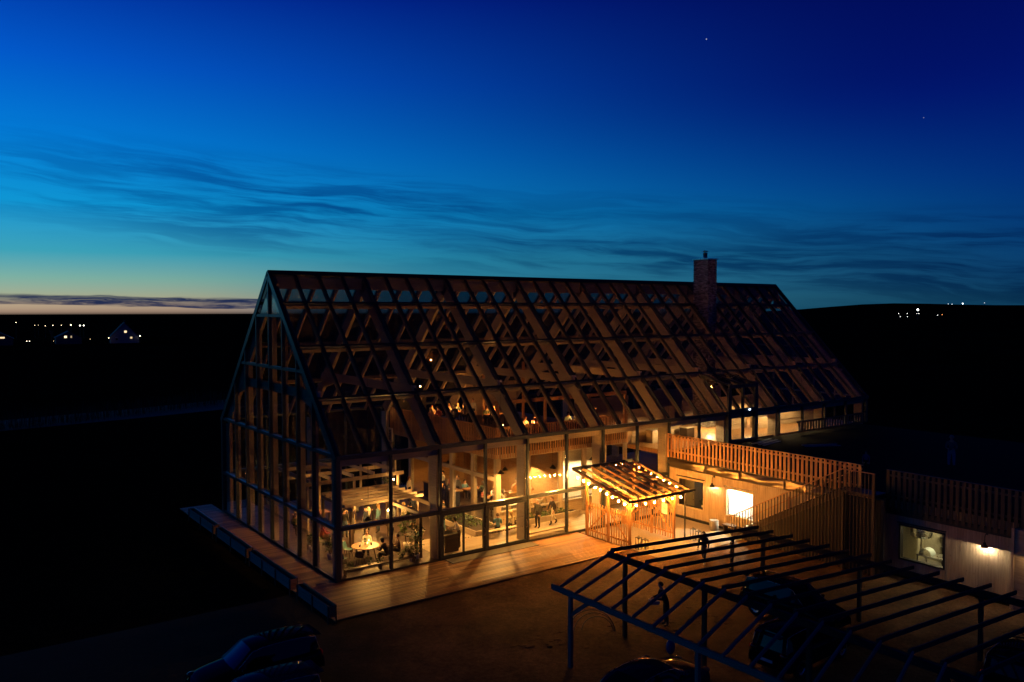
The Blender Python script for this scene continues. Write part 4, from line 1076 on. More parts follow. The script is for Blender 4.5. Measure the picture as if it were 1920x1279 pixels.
    bpy.data.objects.remove(o); bpy.data.meshes.remove(me)
    out.materials.clear()
    for q in range(4): out.materials.append(MATS['cloth_slot'])
    segs = [(J[a][0], J[b][0], J[a][2] if J[a][2] == J[b][2] else None, J[a][2], J[b][2]) for a, b in E]
    for p in out.polygons:
        c = p.center; best = (9, 0)
        for a, b, mm, ma, mb_ in segs:
            ab = b - a; t = max(0, min(1, (c - a).dot(ab) / max(ab.length_squared, 1e-9))); dd = (c - a - ab * t).length
            if dd < best[0]: best = (dd, mm if mm is not None else (ma if t < 0.55 else mb_))
        p.material_index = best[1]; p.use_smooth = True
    return out, J
plain('cloth_slot', (0.2, 0.2, 0.2), 0.9)
POSES = {k: build_pose(k) for k in ('stand', 'sit', 'walk', 'reach', 'stoop', 'sitlean')}
def cloth(c):
    k = 'cloth_%02d%02d%02d' % tuple(int(x * 99) for x in c)
    return plain(k, c, 0.9, 0.0, 0.12)
def skin(c=(0.50, 0.29, 0.20)): return plain('skin_%d' % int(c[0] * 100), c, 0.55)
HAIRC = {'black': (0.012, 0.010, 0.009), 'brown': (0.06, 0.03, 0.015), 'blond': (0.42, 0.27, 0.11), 'grey': (0.30, 0.29, 0.27), 'red': (0.20, 0.06, 0.02)}
def hair_mesh(long_):
    m = MB(); n = 14; prof = []
    for k in range(9):
        a = math.pi * k / 8 * (0.62 if not long_ else 0.70); prof.append((a, 0.116))
    rows_ = []
    for a, r in prof:
        row = []
        for q in range(n):
            b = 2 * math.pi * q / n; front = max(0.0, math.cos(b))
            aa = a * (1 - 0.45 * front)
            row.append((r * math.sin(aa) * math.cos(b) * 1.02 - 0.012, r * math.sin(aa) * math.sin(b) * 0.92, r * math.cos(aa) * 1.05))
        rows_.append(row)
    if long_:
        row = []
        for q in range(n):
            b = 2 * math.pi * q / n; back = max(0.0, -math.cos(b))
            x, y, z = rows_[-1][q]; row.append((x * 0.95 - 0.02 * back, y * 0.98, z - 0.20 * (0.25 + back) * (0 if math.cos(b) > 0.3 else 1)))
        rows_.append(row)
    for row in rows_: m.v += row
    for k in range(len(rows_) - 1):
        for q in range(n): a = k * n; m.f.append((a + q, a + n + q, a + n + (q + 1) % n, a + (q + 1) % n))
    return m
HAIRM = {}
def person(label, pose, loc, face, top, legs, hair='brown', long_=False, skin_c=(0.50, 0.29, 0.20), scale=1.0, group=None, shoes=(0.03, 0.03, 0.03)):
    t_ = thing('person', label, 'person', loc, face, group)
    t_.scale = (scale,) * 3
    me, J = POSES[pose]
    b = obj('body', me, t_, (0, 0, 0), None, world=False)
    for i, mm in enumerate((skin(skin_c), cloth(top), cloth(legs), cloth(shoes))):
        b.material_slots[i].link = 'OBJECT'; b.material_slots[i].material = mm
    if hair:
        key = (hair, long_)
        if key not in HAIRM: HAIRM[key] = hair_mesh(long_).mesh('hair', plain('hair_' + hair, HAIRC[hair], 0.5, 0.0, 0.2), True)
        obj('hair', HAIRM[key], t_, J['hed'][0] + Vector((0.0, 0, 0.0)), None, world=False)
    return t_
def toward(a, b): return math.atan2(b[1] - a[1], b[0] - a[0])
BLK = (0.015, 0.015, 0.017); NAVY = (0.02, 0.03, 0.06); WHT = (0.68, 0.64, 0.56); DEN = (0.05, 0.08, 0.14); GRY = (0.18, 0.18, 0.18); RED = (0.45, 0.03, 0.03); BLU = (0.10, 0.25, 0.38); TAN = (0.42, 0.32, 0.2); GRN = (0.06, 0.09, 0.05); PNK = (0.5, 0.25, 0.22)

# ---- out of doors
person('person in dark jacket and jeans walking past the stair foot, pale shoes', 'walk', (16.9, -8.7, -0.08), R(200), BLK, NAVY, 'black', shoes=(0.5, 0.48, 0.45))
person('person in a long dark coat standing closer to the stair screen', 'stand', (17.2, -10.3, -0.08), R(140), BLK, BLK, 'black', True)
pb = person('dark-clad person with head bowed carrying a pale box under the bare frame', 'stoop', (9.0, -13.4, -0.08), R(155), BLK, BLK, 'black', scale=1.08)
cb = thing('carton', 'pale carton held by the person under the bare frame', 'box', (8.5, -13.17, 0.9), R(155))
obj('body', boxmesh((0.34, 0.42, 0.11), plain('card', (0.45, 0.40, 0.33), 0.8)), cb, (0, 0, 0.08), None, world=False); obj('lid', boxmesh((0.36, 0.44, 0.03), plain('card2', (0.5, 0.45, 0.38), 0.8)), cb, (0, 0, 0.15), None, world=False)
person('person in pale blue trousers and cap standing on the dark roof terrace', 'reach', (32.0, -14.2, 4.05), R(200), (0.08, 0.10, 0.12), (0.10, 0.22, 0.30), 'grey', scale=1.15)
person('person in blue at the top of the stair, face catching warm light', 'stand', (27.4, -11.6, 4.05), R(200), (0.03, 0.07, 0.22), BLK, 'black', scale=0.7)

# ---- furniture helpers
def table(label, loc, size, h=0.74, mat='oak', round_=False, group=None, name='table'):
    t_ = thing(name, label, 'table', loc, 0, group)
    x, y, z = loc
    if round_:
        built('tabletop', MB().lathe([(0.0, h - 0.04), (size[0] / 2 - 0.02, h - 0.04), (size[0] / 2, h - 0.02), (size[0] / 2 - 0.01, h), (0.0, h)], 28, loc), wood(mat, 0), t_)
        for a in (45, 135, 225, 315): ca, sa = math.cos(R(a)), math.sin(R(a)); built('leg', MB().tube([(x + ca * size[0] * 0.30, y + sa * size[0] * 0.30, z + h - 0.04), (x + ca * size[0] * 0.4, y + sa * size[0] * 0.4, z)], [0.035, 0.022], 8), wood('darkwood', 2), t_)
    else:
        bx('tabletop', (x - size[0] / 2, y - size[1] / 2, z + h - 0.045), (x + size[0] / 2, y + size[1] / 2, z + h), mat, t_)
        for a in (-1, 1):
            for b in (-1, 1): bx('leg', (x + a * (size[0] / 2 - 0.08) - 0.03, y + b * (size[1] / 2 - 0.08) - 0.03, z), (x + a * (size[0] / 2 - 0.08) + 0.03, y + b * (size[1] / 2 - 0.08) + 0.03, z + h - 0.045), 'darkwood', t_)
    return t_
def chair(label, loc, face, mat=None, group=None):
    t_ = thing('chair', label, 'chair', loc, face, group)
    key = ('chairshell', (mat or TEAL).name)
    if key not in CACHE:
        m = MB(); nu, nv = 8, 9; pts = []
        for j_ in range(nv + 1):
            v = j_ / nv
            if v < 0.5: px, pz = 0.22 - 0.40 * (v / 0.5), 0.45 - 0.03 * math.sin(v * 2 * math.pi)
            else: q = (v - 0.5) / 0.5; px, pz = -0.18 - 0.10 * q, 0.45 + 0.40 * q
            wv = 0.22 if v < 0.75 else 0.22 - 0.09 * ((v - 0.75) / 0.25) ** 2
            for i_ in range(nu + 1):
                u = i_ / nu * 2 - 1; m.v.append((px + (0.05 * u * u if v > 0.4 else 0), u * wv, pz + (0.04 * u * u if v < 0.55 else 0)))
        for j_ in range(nv):
            for i_ in range(nu): a = j_ * (nu + 1) + i_; m.f.append((a, a + 1, a + nu + 2, a + nu + 1))
        CACHE[key] = m.mesh('shell', mat or TEAL, True)
        for k_, (sx_, sy_) in enumerate(((1, 1), (1, -1), (-1, 1), (-1, -1))):
            CACHE[('chairleg', k_)] = MB().tube([(sx_ * 0.12, sy_ * 0.12, 0.43), (sx_ * 0.21, sy_ * 0.2, 0.0)], [0.016, 0.012], 6).mesh('leg', BLACK, True)
    obj('shell', CACHE[key], t_, (0, 0, 0), None, False)
    for k_ in range(4): obj('leg', CACHE[('chairleg', k_)], t_, (0, 0, 0), None, False)
    return t_
FLAME = emit('candle_flame', (1.0, 0.42, 0.08), 160)
def candle(label, loc, power, group='lit candles on the tables'):
    t_ = thing('candle', label, 'candle', loc, 0, group)
    built('holder', MB().lathe([(0.0, 0.0), (0.045, 0.0), (0.045, 0.015), (0.02, 0.02), (0.0, 0.02)], 10, loc), BLACK, t_)
    built('wax', MB().tube([(loc[0], loc[1], loc[2] + 0.02), (loc[0], loc[1], loc[2] + 0.15)], 0.016, 8), CERAMIC, t_)
    built('flame', MB().ball((loc[0], loc[1], loc[2] + 0.18), 0.016, 6, 5, (1, 1, 1.8)), FLAME, t_, smooth=True)
    if power: lamp_light(t_, (loc[0], loc[1], loc[2] + 0.27), power, AMBER, 0.05)
PEND = emit('pendant_bulb', (1.0, 0.60, 0.24), 55)
def pendant(label, loc, ztop, power, col=WARM, shade=True, group='pendant lamps in the hall'):
    t_ = thing('pendant_lamp', label, 'lamp', loc, 0, group)
    x, y, z = loc
    built('cord', MB().tube([(x, y, z + 0.2), (x, y, ztop)], 0.008, 5), BLACK, t_)
    if shade: built('lamp_shade', MB().lathe([(0.03, 0.22), (0.06, 0.2), (0.2, 0.03), (0.21, 0.0), (0.195, 0.0), (0.05, 0.17), (0.0, 0.18)], 16, loc), BLACK, t_, smooth=True)
    built('bulb', MB().ball((x, y, z + 0.06), 0.05, 8, 6), PEND, t_, smooth=True)
    lamp_light(t_, (x, y, z - 0.03), power * (3.6 if shade else 1.0), col, 0.05, spot=R(164) if shade else None)
def plant(label, loc, h, w, n=140, pot=True):
    t_ = thing('potted_plant', label, 'plant', loc, 0, 'plants in the hall')
    x, y, z = loc
    if pot: built('pot', MB().lathe([(0.0, 0), (0.14, 0), (0.19, 0.32), (0.16, 0.32), (0.15, 0.26), (0.0, 0.26)], 14, loc), CERAMIC, t_, smooth=True)
    m = MB()
    for k_ in range(4):
        a = random.uniform(0, 6.28); m.tube([(x, y, z + 0.2), (x + 0.2 * w * math.cos(a), y + 0.2 * w * math.sin(a), z + h * 0.6), (x + 0.5 * w * math.cos(a), y + 0.5 * w * math.sin(a), z + h * 0.95)], [0.02, 0.014, 0.006], 5)
    built('stem', m, SOIL, t_)
    leaves(n, (x, y, z + h * 0.66), (w * 0.55, w * 0.55, h * 0.36), 0.17, LEAF, t_)

# ---- garden dining floor by the glass corner
table('round oak table at the glass corner set with glasses and candles', (2.75, 2.55, 0.012), (1.5, 1.5), round_=True)
for k, (dx_, dy_, hh, mm) in enumerate(((0.05, 0.1, 0.16, CERAMIC), (-0.2, 0.2, 0.12, CERAMIC), (0.3, -0.1, 0.13, BLACK), (0.2, 0.25, 0.10, CERAMIC), (-0.35, -0.05, 0.09, BLACK))):
    t_ = thing('cup', ['tall pale vase at the middle of the round table', 'pale cup at the back of the round table', 'dark tumbler at the right of the round table', 'low pale cup beside the vase on the round table', 'small dark cup at the left of the round table'][k], 'cup', (2.75 + dx_, 2.55 + dy_, 0.752), group='cups on the round table')
    built('wall', MB().lathe([(0.0, 0.0), (0.04, 0.0), (0.05, hh), (0.042, hh), (0.034, 0.02), (0.0, 0.02)], 12, (2.75 + dx_, 2.55 + dy_, 0.752)), mm, t_, smooth=True)
    if k == 0: leaves(24, (2.8, 2.65, 0.752 + hh + 0.12), (0.08, 0.08, 0.12), 0.1, LEAF, t_)
chair('empty teal shell chair at the back of the round table', (2.1, 3.35, 0.012), R(-50), group='shell chairs in the hall')
chair('teal shell chair facing away under the bright pergola', (6.35, 3.4, 0.012), R(120), group='shell chairs in the hall')
chair('teal shell chair by the foot of the lit post', (7.6, 3.0, 0.012), R(200), group='shell chairs in the hall')
chair('teal shell chair close behind the gable glazing', (1.15, 2.0, 0.012), R(30), group='shell chairs in the hall')
person('person in a white blouse facing out across the round table', 'sit', (3.35, 3.55, 0.012), R(-125), WHT, BLK, 'brown', True, group='guests at the round table')
person('dark-haired person in black with back to the glass at the round table', 'sitlean', (3.45, 1.35, 0.012), R(125), BLK, BLK, 'black', True, group='guests at the round table')
person('person in a dark patterned top seated right of the round table', 'sit', (4.35, 1.7, 0.012), R(160), (0.10, 0.06, 0.05), BLK, 'brown', False, group='guests at the round table')
person('person in a white shirt and dark trousers leaning by the middle post of the glass', 'stoop', (5.35, 1.6, 0.012), R(150), WHT, (0.05, 0.045, 0.04), 'blond', group='standing guests')
cols = [('dark jacket', BLK, 'brown', False), ('black dress', (0.03, 0.02, 0.03), 'red', True), ('dark suit', NAVY, 'black', False), ('cream knit', WHT, 'blond', True), ('blue denim shirt', BLU, 'blond', True), ('light blue shirt', (0.35, 0.42, 0.48), 'grey', False), ('pale beige coat', (0.55, 0.5, 0.38), 'blond', True)]
xsn = (3.6, 4.25, 4.85, 5.3, 5.75, 6.45, 7.15); ysn = (7.0, 7.4, 6.8, 7.5, 6.9, 6.6, 6.3)
ordn = ('first', 'second', 'third', 'fourth', 'fifth', 'sixth', 'last')
for k, (nm, c_, h_, lg) in enumerate(cols):
    person('guest in %s, %s from the left in the row under the pergola' % (nm, ordn[k]), 'stand', (xsn[k], ysn[k], 0.012), R(random.uniform(40, 150)), c_, random.choice((BLK, DEN, GRY)), h_, lg, group='guests standing under the pergola')
table('long dark sideboard with dishes behind the round table', (4.6, 5.6, 0.012), (2.6, 0.6), 0.9, 'darkwood', name='sideboard')
table('oak table under the taller pergola, left', (3.2, 11.0, 0.012), (2.2, 0.9), group='tables under the tall pergola')
table('oak table under the taller pergola, right', (6.6, 11.6, 0.012), (2.2, 0.9), group='tables under the tall pergola')
person('guest in red seated at the left table under the tall pergola', 'sit', (3.2, 10.2, 0.012), R(90), RED, BLK, 'brown', group='guests seated under the tall pergola')
person('guest in grey seated at the right table under the tall pergola', 'sit', (6.2, 10.8, 0.012), R(90), GRY, BLK, 'black', True, group='guests seated under the tall pergola')
person('guest with orange-lit face just behind the gable doors', 'sit', (1.6, 9.6, 0.012), R(-90), GRN, BLK, 'blond', True, group='guests seated under the tall pergola')
person('guest with long red-brown hair standing before the dark rear wall', 'stand', (11.2, 12.9, 0.012), R(-60), (0.5, 0.42, 0.35), BLK, 'red', True, group='standing guests')
for k, (x, y, a, lb) in enumerate(((3.7, 2.0, 140, 'dark chair right of the round table'), (2.0, 1.6, 40, 'dark chair left of the round table'), (2.7, 11.9, -90, 'dark chair behind the left table of the tall pergola'), (3.8, 11.9, -90, 'second dark chair behind the left table of the tall pergola'),
                                     (6.2, 12.5, -90, 'dark chair behind the right table of the tall pergola'), (7.1, 12.5, -90, 'second dark chair behind the right table of the tall pergola'))):
    chair(lb, (x, y, 0.012), R(a), plain('dark_shell', (0.03, 0.022, 0.018), 0.5), group='dark chairs in the hall')
rug = bx('rug', (1.0, 1.0, 0.003), (5.2, 4.1, 0.011), plain('rug_wool', (0.03, 0.016, 0.012), 0.95, 0.0, 0.4)); tag(rug, 'dark rug under the round corner table', 'rug')
for k, (x0, x1, y, lb) in enumerate(((0.6, 4.6, 0.55, 'low dark shelf of pots added to darken the corner glass'), (0.55, 1.0, 6.2, 'dark plant stand added to darken the bay behind the gable glass'))):
    t_ = thing('added_dark_shelf', lb, 'shelf', ((x0 + x1) / 2, y, 0.012))
    bx('board', (x0, y - 0.16, 0.30), (x1, y + 0.16, 0.34), 'darkwood', t_)  # dark shelves added near the glass to cut the brightness inside
    for xx in (x0 + 0.05, (x0 + x1) / 2, x1 - 0.05): bx('leg', (xx - 0.03, y - 0.14, 0.012), (xx + 0.03, y + 0.14, 0.30), 'darkwood', t_)
    for q in range(7 if k == 0 else 1):
        xx = x0 + 0.25 + q * (x1 - x0 - 0.5) / 6
        if random.random() < 0.75: leaves(34, (xx, y, 0.55), (0.16, 0.14, 0.18), 0.14, LEAF, t_)
for k, (x, y, po, a, c_, h_, lg, lb) in enumerate(((8.9, 4.6, 'stand', 120, BLK, 'black', False, 'person in black between the pergola and the planting bed'), (9.3, 5.3, 'stand', -60, (0.35, 0.3, 0.24), 'brown', True, 'person in a beige jumper beside the planting bed'), (8.6, 7.6, 'reach', 200, NAVY, 'grey', False, 'person in navy reaching out beyond the pergola post'),
                                                    (1.9, 6.4, 'sit', 0, RED, 'brown', True, 'guest in red seated close to the gable glass'), (1.3, 12.2, 'stand', -70, GRY, 'black', False, 'person in grey standing by the gable doors'), (4.6, 9.4, 'stand', -90, TAN, 'blond', True, 'person in tan between the two pergolas'), (6.7, 9.3, 'stand', -120, BLK, 'red', True, 'red-haired person in black between the two pergolas'))):
    person(lb, po, (x, y, 0.012), R(a), c_, BLK, h_, lg, group='guests about the hall floor')
# couple at the dark counter right behind the sliding door
ct = table('dark high counter just inside the sliding glass doors', (7.15, 1.25, 0.012), (0.95, 0.85), 1.0, 'charcoal', name='high_counter')
bx('panel', (6.7, 0.86, 0.02), (7.6, 0.9, 0.95), 'charcoal', ct)
person('person in teal shirt leaning in at the dark high counter', 'stand', (7.35, 2.15, 0.012), R(-60), BLU, BLK, 'black', group='couple at the counter')
person('person in pale blouse with dark hair at the dark high counter', 'stoop', (7.95, 1.35, 0.012), R(160), (0.6, 0.55, 0.52), BLK, 'black', True, group='couple at the counter')
# walkway: planting bed, benches, strollers
bd = thing('planting_bed', 'low timber-edged bed of green plants beside the inner walkway', 'planter', (11.3, 4.0, 0), group='planting beds in the walkway')
bx('edge', (9.9, 2.6, 0.012), (11.9, 2.72, 0.32), 'spruce', bd); bx('edge', (9.9, 2.72, 0.012), (10.02, 8.0, 0.32), 'spruce', bd); bx('edge', (11.78, 2.72, 0.012), (11.9, 8.0, 0.32), 'spruce', bd); bx('soil', (10.02, 2.72, 0.012), (11.78, 8.0, 0.24), SOIL, bd)
leaves(260, (10.9, 5.2, 0.42), (0.8, 2.6, 0.22), 0.16, LEAF, bd)
bd = thing('planting_bed', 'planting bed under the inner windows behind the strolling guests', 'planter', (15.5, 3.3, 0), group='planting beds in the walkway')
bx('edge', (13.2, 2.9, 0.012), (18.2, 3.0, 0.34), 'spruce', bd); bx('soil', (13.2, 3.0, 0.012), (18.2, 3.55, 0.28), SOIL, bd)
leaves(220, (15.6, 3.28, 0.42), (2.4, 0.25, 0.2), 0.15, LEAF, bd)
def bench(label, x0, x1, y, z0=0.012, h=0.45, group='timber benches in the hall'):
    b = thing('bench', label, 'bench', ((x0 + x1) / 2, y, z0), 0, group)
    bx('seat', (x0, y - 0.2, z0 + h - 0.07), (x1, y + 0.2, z0 + h), 'spruce', b)
    for x in (x0 + 0.1, x1 - 0.1): bx('leg', (x - 0.04, y - 0.17, z0), (x + 0.04, y + 0.17, z0 + h - 0.07), 'spruce', b)
bench('bright timber bench on the walkway behind the sliding doors', 10.2, 12.7, 1.85)
bench('low timber bench along the glass right of the sliding doors', 12.1, 15.3, 0.62, h=0.32)
person('person in pale coat with blue scarf seated on the walkway bench, back turned', 'sit', (12.2, 2.05, 0.012), R(90), (0.55, 0.48, 0.34), BLK, 'blond', True, group='guests on the walkway')
person('person in teal seated at the far side of the walkway bench', 'sit', (11.2, 2.15, 0.012), R(60), BLU, BLK, 'brown', group='guests on the walkway')
person('white-capped person in dark clothes on the walkway, turned sideways', 'stand', (14.1, 2.0, 0.012), R(190), (0.06, 0.06, 0.05), BLK, 'grey', group='guests on the walkway')
person('tall person in black top and white trousers on the walkway', 'walk', (15.4, 2.1, 0.012), R(170), BLK, (0.7, 0.66, 0.56), 'brown', group='guests on the walkway')
person('person in dark green on the walkway near the corner post', 'stand', (13.2, 2.4, 0.012), R(20), GRN, BLK, 'black', group='guests on the walkway')
# inside the pavilion, ground floor
bar = thing('bar_counter', 'dark bar counter behind the inner glazing', 'counter', (13.4, 10.9, 0.012))
bx('front', (12.9, 9.6, 0.012), (13.3, 13.8, 1.05), 'charcoal', bar); bx('top', (12.8, 9.5, 1.05), (13.5, 13.9, 1.11), 'oak', bar)
person('guest in a bright red shirt behind the bar', 'stand', (14.2, 12.0, 0.012), R(200), RED, BLK, 'grey', group='people around the bar')
person('blond guest in dark top leaning on the bar', 'reach', (12.75, 10.4, 0.012), R(60), BLK, BLK, 'blond', True, group='people around the bar')
person('dark-haired guest behind the bar, second from the red shirt', 'stand', (14.1, 11.1, 0.012), R(190), GRY, BLK, 'brown', group='people around the bar')
person('guest in white apron further along the bar', 'reach', (14.2, 13.2, 0.012), R(180), WHT, BLK, 'black', group='people around the bar')
table('pale table inside the corner window of the pavilion', (14.2, 5.6, 0.012), (1.8, 0.9), 0.75, 'spruce', group='tables in the pavilion')
table('oak table inside the second pavilion window', (16.2, 5.4, 0.012), (1.4, 0.9), 0.75, 'oak', group='tables in the pavilion')
person('guest in rust red seated inside the corner window of the pavilion', 'sit', (13.6, 6.3, 0.012), R(-70), (0.35, 0.08, 0.04), BLK, 'brown', True, group='guests in the pavilion')
person('guest in black seated inside the second pavilion window', 'sit', (16.2, 6.2, 0.012), R(-90), BLK, BLK, 'brown', group='guests in the pavilion')
person('guest in tan seated inside the second pavilion window, nearest the glass', 'sit', (16.7, 4.6, 0.012), R(90), TAN, BLK, 'black', group='guests in the pavilion')
pq = 0
for k, (x, y, lb) in enumerate(((15.0, 8.0, 'third table inside the pavilion, behind the corner table'), (15.4, 11.0, 'table beyond the bar deep in the pavilion'))):
    table('oak ' + lb, (x, y, 0.012), (1.6, 0.8), 0.75, 'oak', group='tables in the pavilion')
    candle('lit candle on the ' + lb, (x, y, 0.765), 14)
    for (dx_, dy_, a, sd) in ((-0.4, 0.68, -90, 'back left'), (0.4, 0.68, -90, 'back right'), (-0.4, -0.66, 90, 'front left'), (0.35, -0.66, 90, 'front right')):
        c_ = ((0.4, 0.1, 0.06), WHT, GRY, TAN, BLU, BLK, PNK, GRN)[pq]; pq += 1
        person('guest at the %s seat, %s' % (sd, lb), 'sit', (x + dx_, y + dy_, 0.012), R(a), c_, BLK, ('brown', 'black', 'blond', 'grey')[pq % 4], pq % 2 == 0, group='guests in the pavilion')
ov = thing('pizza_oven', 'small domed orange clay oven on a timber shelf in the pavilion', 'oven', (14.4, 4.5, 1.9))
bx('shelf', (13.6, 4.3, 1.75), (15.6, 4.8, 1.86), 'oak', ov)
built('dome', MB().lathe([(0.36, 0.0), (0.36, 0.15), (0.27, 0.33), (0.12, 0.42), (0.07, 0.44), (0.07, 0.62), (0.0, 0.62)], 18, (14.4, 4.55, 1.86)), plain('clay', (0.42, 0.20, 0.07), 0.8, 0.0, 0.1), ov, smooth=True)
built('mouth', MB().tube([(14.4, 4.22, 1.98), (14.4, 4.30, 1.98)], 0.12, 12), BLACK, ov)
for k, (x, z, lb) in enumerate(((13.3, 1.2, 'upper small framed print inside the corner window'), (13.42, 0.75, 'lower small framed print inside the corner window'), (15.1, 0.8, 'small framed print right of the oven shelf'))):
    t_ = thing('framed_print', lb, 'picture', (x, 3.98, z), group='small framed prints')
    bx('frame', (x - 0.11, 3.96, z), (x + 0.11, 3.98, z + 0.3), CERAMIC, t_); bx('print', (x - 0.08, 3.952, z + 0.04), (x + 0.08, 3.958, z + 0.26), plain('sepia', (0.5, 0.35, 0.16), 0.7), t_)
sn = thing('screen', 'small glowing blue screen on the pavilion wall behind the festoon reflections', 'screen', (14.95, 5.2, 2.3))
bx('case', (14.82, 5.2, 2.1), (15.5, 5.26, 2.5), BLACK, sn); bx('display', (14.86, 5.19, 2.14), (15.46, 5.198, 2.46), emit('blue_screen', (0.2, 0.45, 1.0), 1.6), sn)

# ---- mezzanine dining
MZF = ZM
mz = [(13.9, 14.3), (16.2, 14.6), (17.6, 11.6), (16.4, 5.2), (20.2, 5.4), (22.7, 6.2), (14.0, 5.4)]
lab = ['back corner mezzanine table', 'second table along the mezzanine back', 'middle mezzanine table', 'front mezzanine table right of the orange post', 'front mezzanine table further right', 'rightmost mezzanine table', 'empty front corner mezzanine table']
tops = [('black', BLK), ('white', WHT), ('pink', PNK), ('dark red', (0.25, 0.04, 0.03)), ('grey', GRY), ('light blue', (0.3, 0.42, 0.5)), ('navy', NAVY), ('tan', TAN), ('green', GRN), ('coral', (0.5, 0.16, 0.10))]
q = 0
for k, (x, y) in enumerate(mz):
    table('oak ' + lab[k], (x, y, MZF), (1.5, 0.8), 0.75, 'oak', group='tables on the mezzanine')
    candle('lit candle on the ' + lab[k], (x, y + 0.1, MZF + 0.75), 50 if k != 6 else 18)
    if k == 6: continue
    for s_, (dx_, dy_, fc_) in enumerate(((-0.4, 0.68, -90), (0.4, 0.68, -90), (-0.4, -0.66, 90), (0.35, -0.66, 90))):
        if k in (2, 5) and s_ == 3: continue
        nm, c_ = tops[q % 10]; q += 1
        person('diner in %s, %s seat, %s' % (nm, ('back left', 'back right', 'front left', 'front right')[s_], lab[k]), random.choice(('sit', 'sitlean')), (x + dx_, y + dy_, MZF), R(fc_ + random.uniform(-15, 15)), c_, BLK, random.choice(('brown', 'black', 'blond', 'grey', 'red')), random.random() < 0.5, scale=1.03, group='diners on the mezzanine')
person('waiter in black standing on the mezzanine by the corner post', 'stand', (13.4, 8.4, MZF), R(-120), BLK, BLK, 'grey', group='standing on the mezzanine')
person('person in a light shirt standing at the back of the mezzanine', 'stand', (16.9, 13.4, MZF), R(-120), (0.4, 0.4, 0.42), BLK, 'brown', group='standing on the mezzanine')
# ---- lamps in the hall
pendant('pendant lamp over the round corner table', (3.1, 2.9, 2.0), 8.4, 30)
pendant('bare bulb beside the bright right end of the pergola slats', (7.55, 3.65, 2.12), 9.0, 160, WARM, False)
pendant('bare bulb before the left part of the bright pergola slats', (4.7, 3.65, 2.1), 9.0, 56, WARM, False)
pendant('bare bulb under the tall pergola behind the gable glass', (2.9, 9.6, 2.55), 9.4, 30, WARM, False)
pendant('bare bulb between the two pergolas', (7.6, 8.4, 2.7), 9.4, 30, WARM, False)
pendant('pendant lamp under the bright pergola, left part', (4.3, 5.3, 2.15), 9.4, 60)
pendant('pendant lamp above the standing row of guests', (5.9, 7.6, 2.2), 9.5, 70)
pendant('pendant lamp under the tall pergola, left', (3.2, 11.0, 2.3), 9.5, 26)
pendant('pendant lamp under the tall pergola, right', (6.6, 11.6, 2.3), 9.5, 40)
pendant('pendant lamp over the bench on the walkway', (11.6, 2.4, 3.6), 8.5, 170)
pendant('pendant lamp added over the strolling guests to brighten the walkway', (15.2, 1.9, 3.6), 6.0, 120)  # second walkway lamp, added to brighten the floor here
pendant('pendant lamp over the bar', (13.6, 11.6, 2.6), 4.3, 40)
pendant('pendant lamp in the pavilion corner room', (14.5, 6.0, 2.9), 4.3, 90, SOFT)
pendant('pendant lamp behind the second pavilion window', (16.3, 6.4, 2.9), 4.3, 80, SOFT)
pendant('pendant lamp in the white room of the pavilion, left', (18.6, 5.8, 3.2), 4.3, 150, SOFT)
pendant('pendant lamp in the white room of the pavilion, right', (21.6, 5.4, 2.9), 4.3, 150, SOFT)
pendant('bare bulb by the dark wall at the end of the mezzanine', (12.4, 16.6, 5.75), 11.0, 6, WARM, False)
pendant('bare bulb high above the mezzanine', (12.6, 13.7, 7.9), 12.6, 12, WARM, False)
pendant('bare bulb above the middle of the mezzanine', (18.3, 10.2, 7.6), 14.0, 14, AMBER, False)
pendant('bare bulb above the right end of the mezzanine', (22.5, 8.2, 7.4), 13.5, 12, AMBER, False)
pendant('pendant lamp on the upper floor left of the chimney', (28.5, 6.2, 5.4), 12.5, 85, SOFT)
pendant('pendant lamp on the upper floor behind the dormer door', (33.0, 4.6, 5.4), 10.8, 75, SOFT)
pendant('pendant lamp on the upper floor right of the dormer door', (38.4, 6.6, 5.4), 12.5, 110, SOFT)
for k, (x, lb) in enumerate(((25.6, 'first small added pendant behind the far glazing, next to the wing fence'), (28.3, 'second small added pendant behind the far glazing'), (34.6, 'small added pendant behind the far glazing just right of the dormer'), (37.6, 'small added pendant behind the far glazing, second right of the dormer'), (41.0, 'small added pendant behind the far glazing near its dark end'))):
    pendant(lb, (x, 2.0, 5.55), 8.2, (26, 26, 30, 34, 20)[k], SOFT)  # pendants added to brighten the partitions behind the far glazing
pendant('pendant lamp near the far end of the upper floor', (43.0, 7.6, 5.4), 13.5, 50, SOFT)
# ---- plants
for k, (x, y, lb) in enumerate(((2.75, 2.3, 'tea light at the front of the round table'), (3.05, 2.75, 'tea light at the right of the round table'), (2.8, 11.0, 'tea light on the left table under the tall pergola'), (3.7, 11.1, 'second tea light on the left table under the tall pergola'), (6.3, 11.6, 'tea light on the right table under the tall pergola'), (7.0, 11.7, 'second tea light on the right table under the tall pergola'),
                              (14.0, 5.6, 'tea light on the corner table in the pavilion'), (16.1, 5.3, 'tea light on the second window table in the pavilion'))):
    candle(lb, (x, y, 0.765), 0)
for k, (x, lb) in enumerate(((3.8, 'lit candle at the left of the dark sideboard'), (4.6, 'lit candle in the middle of the dark sideboard'), (5.4, 'lit candle at the right of the dark sideboard'))): candle(lb, (x, 5.6, 0.914), 8)
plant('leafy plant behind the glass left of the sliding doors', (5.0, 1.0, 0.012), 1.9, 0.8, 190)
plant('bushy low plant at the foot of the second bay glass', (4.6, 0.75, 0.012), 0.9, 0.9, 150)
plant('plant beside the middle post under the pergola', (5.5, 3.0, 0.012), 2.2, 0.8, 190)
plant('plant near the gable glass behind the round table', (1.2, 3.6, 0.012), 1.2, 0.7, 120)
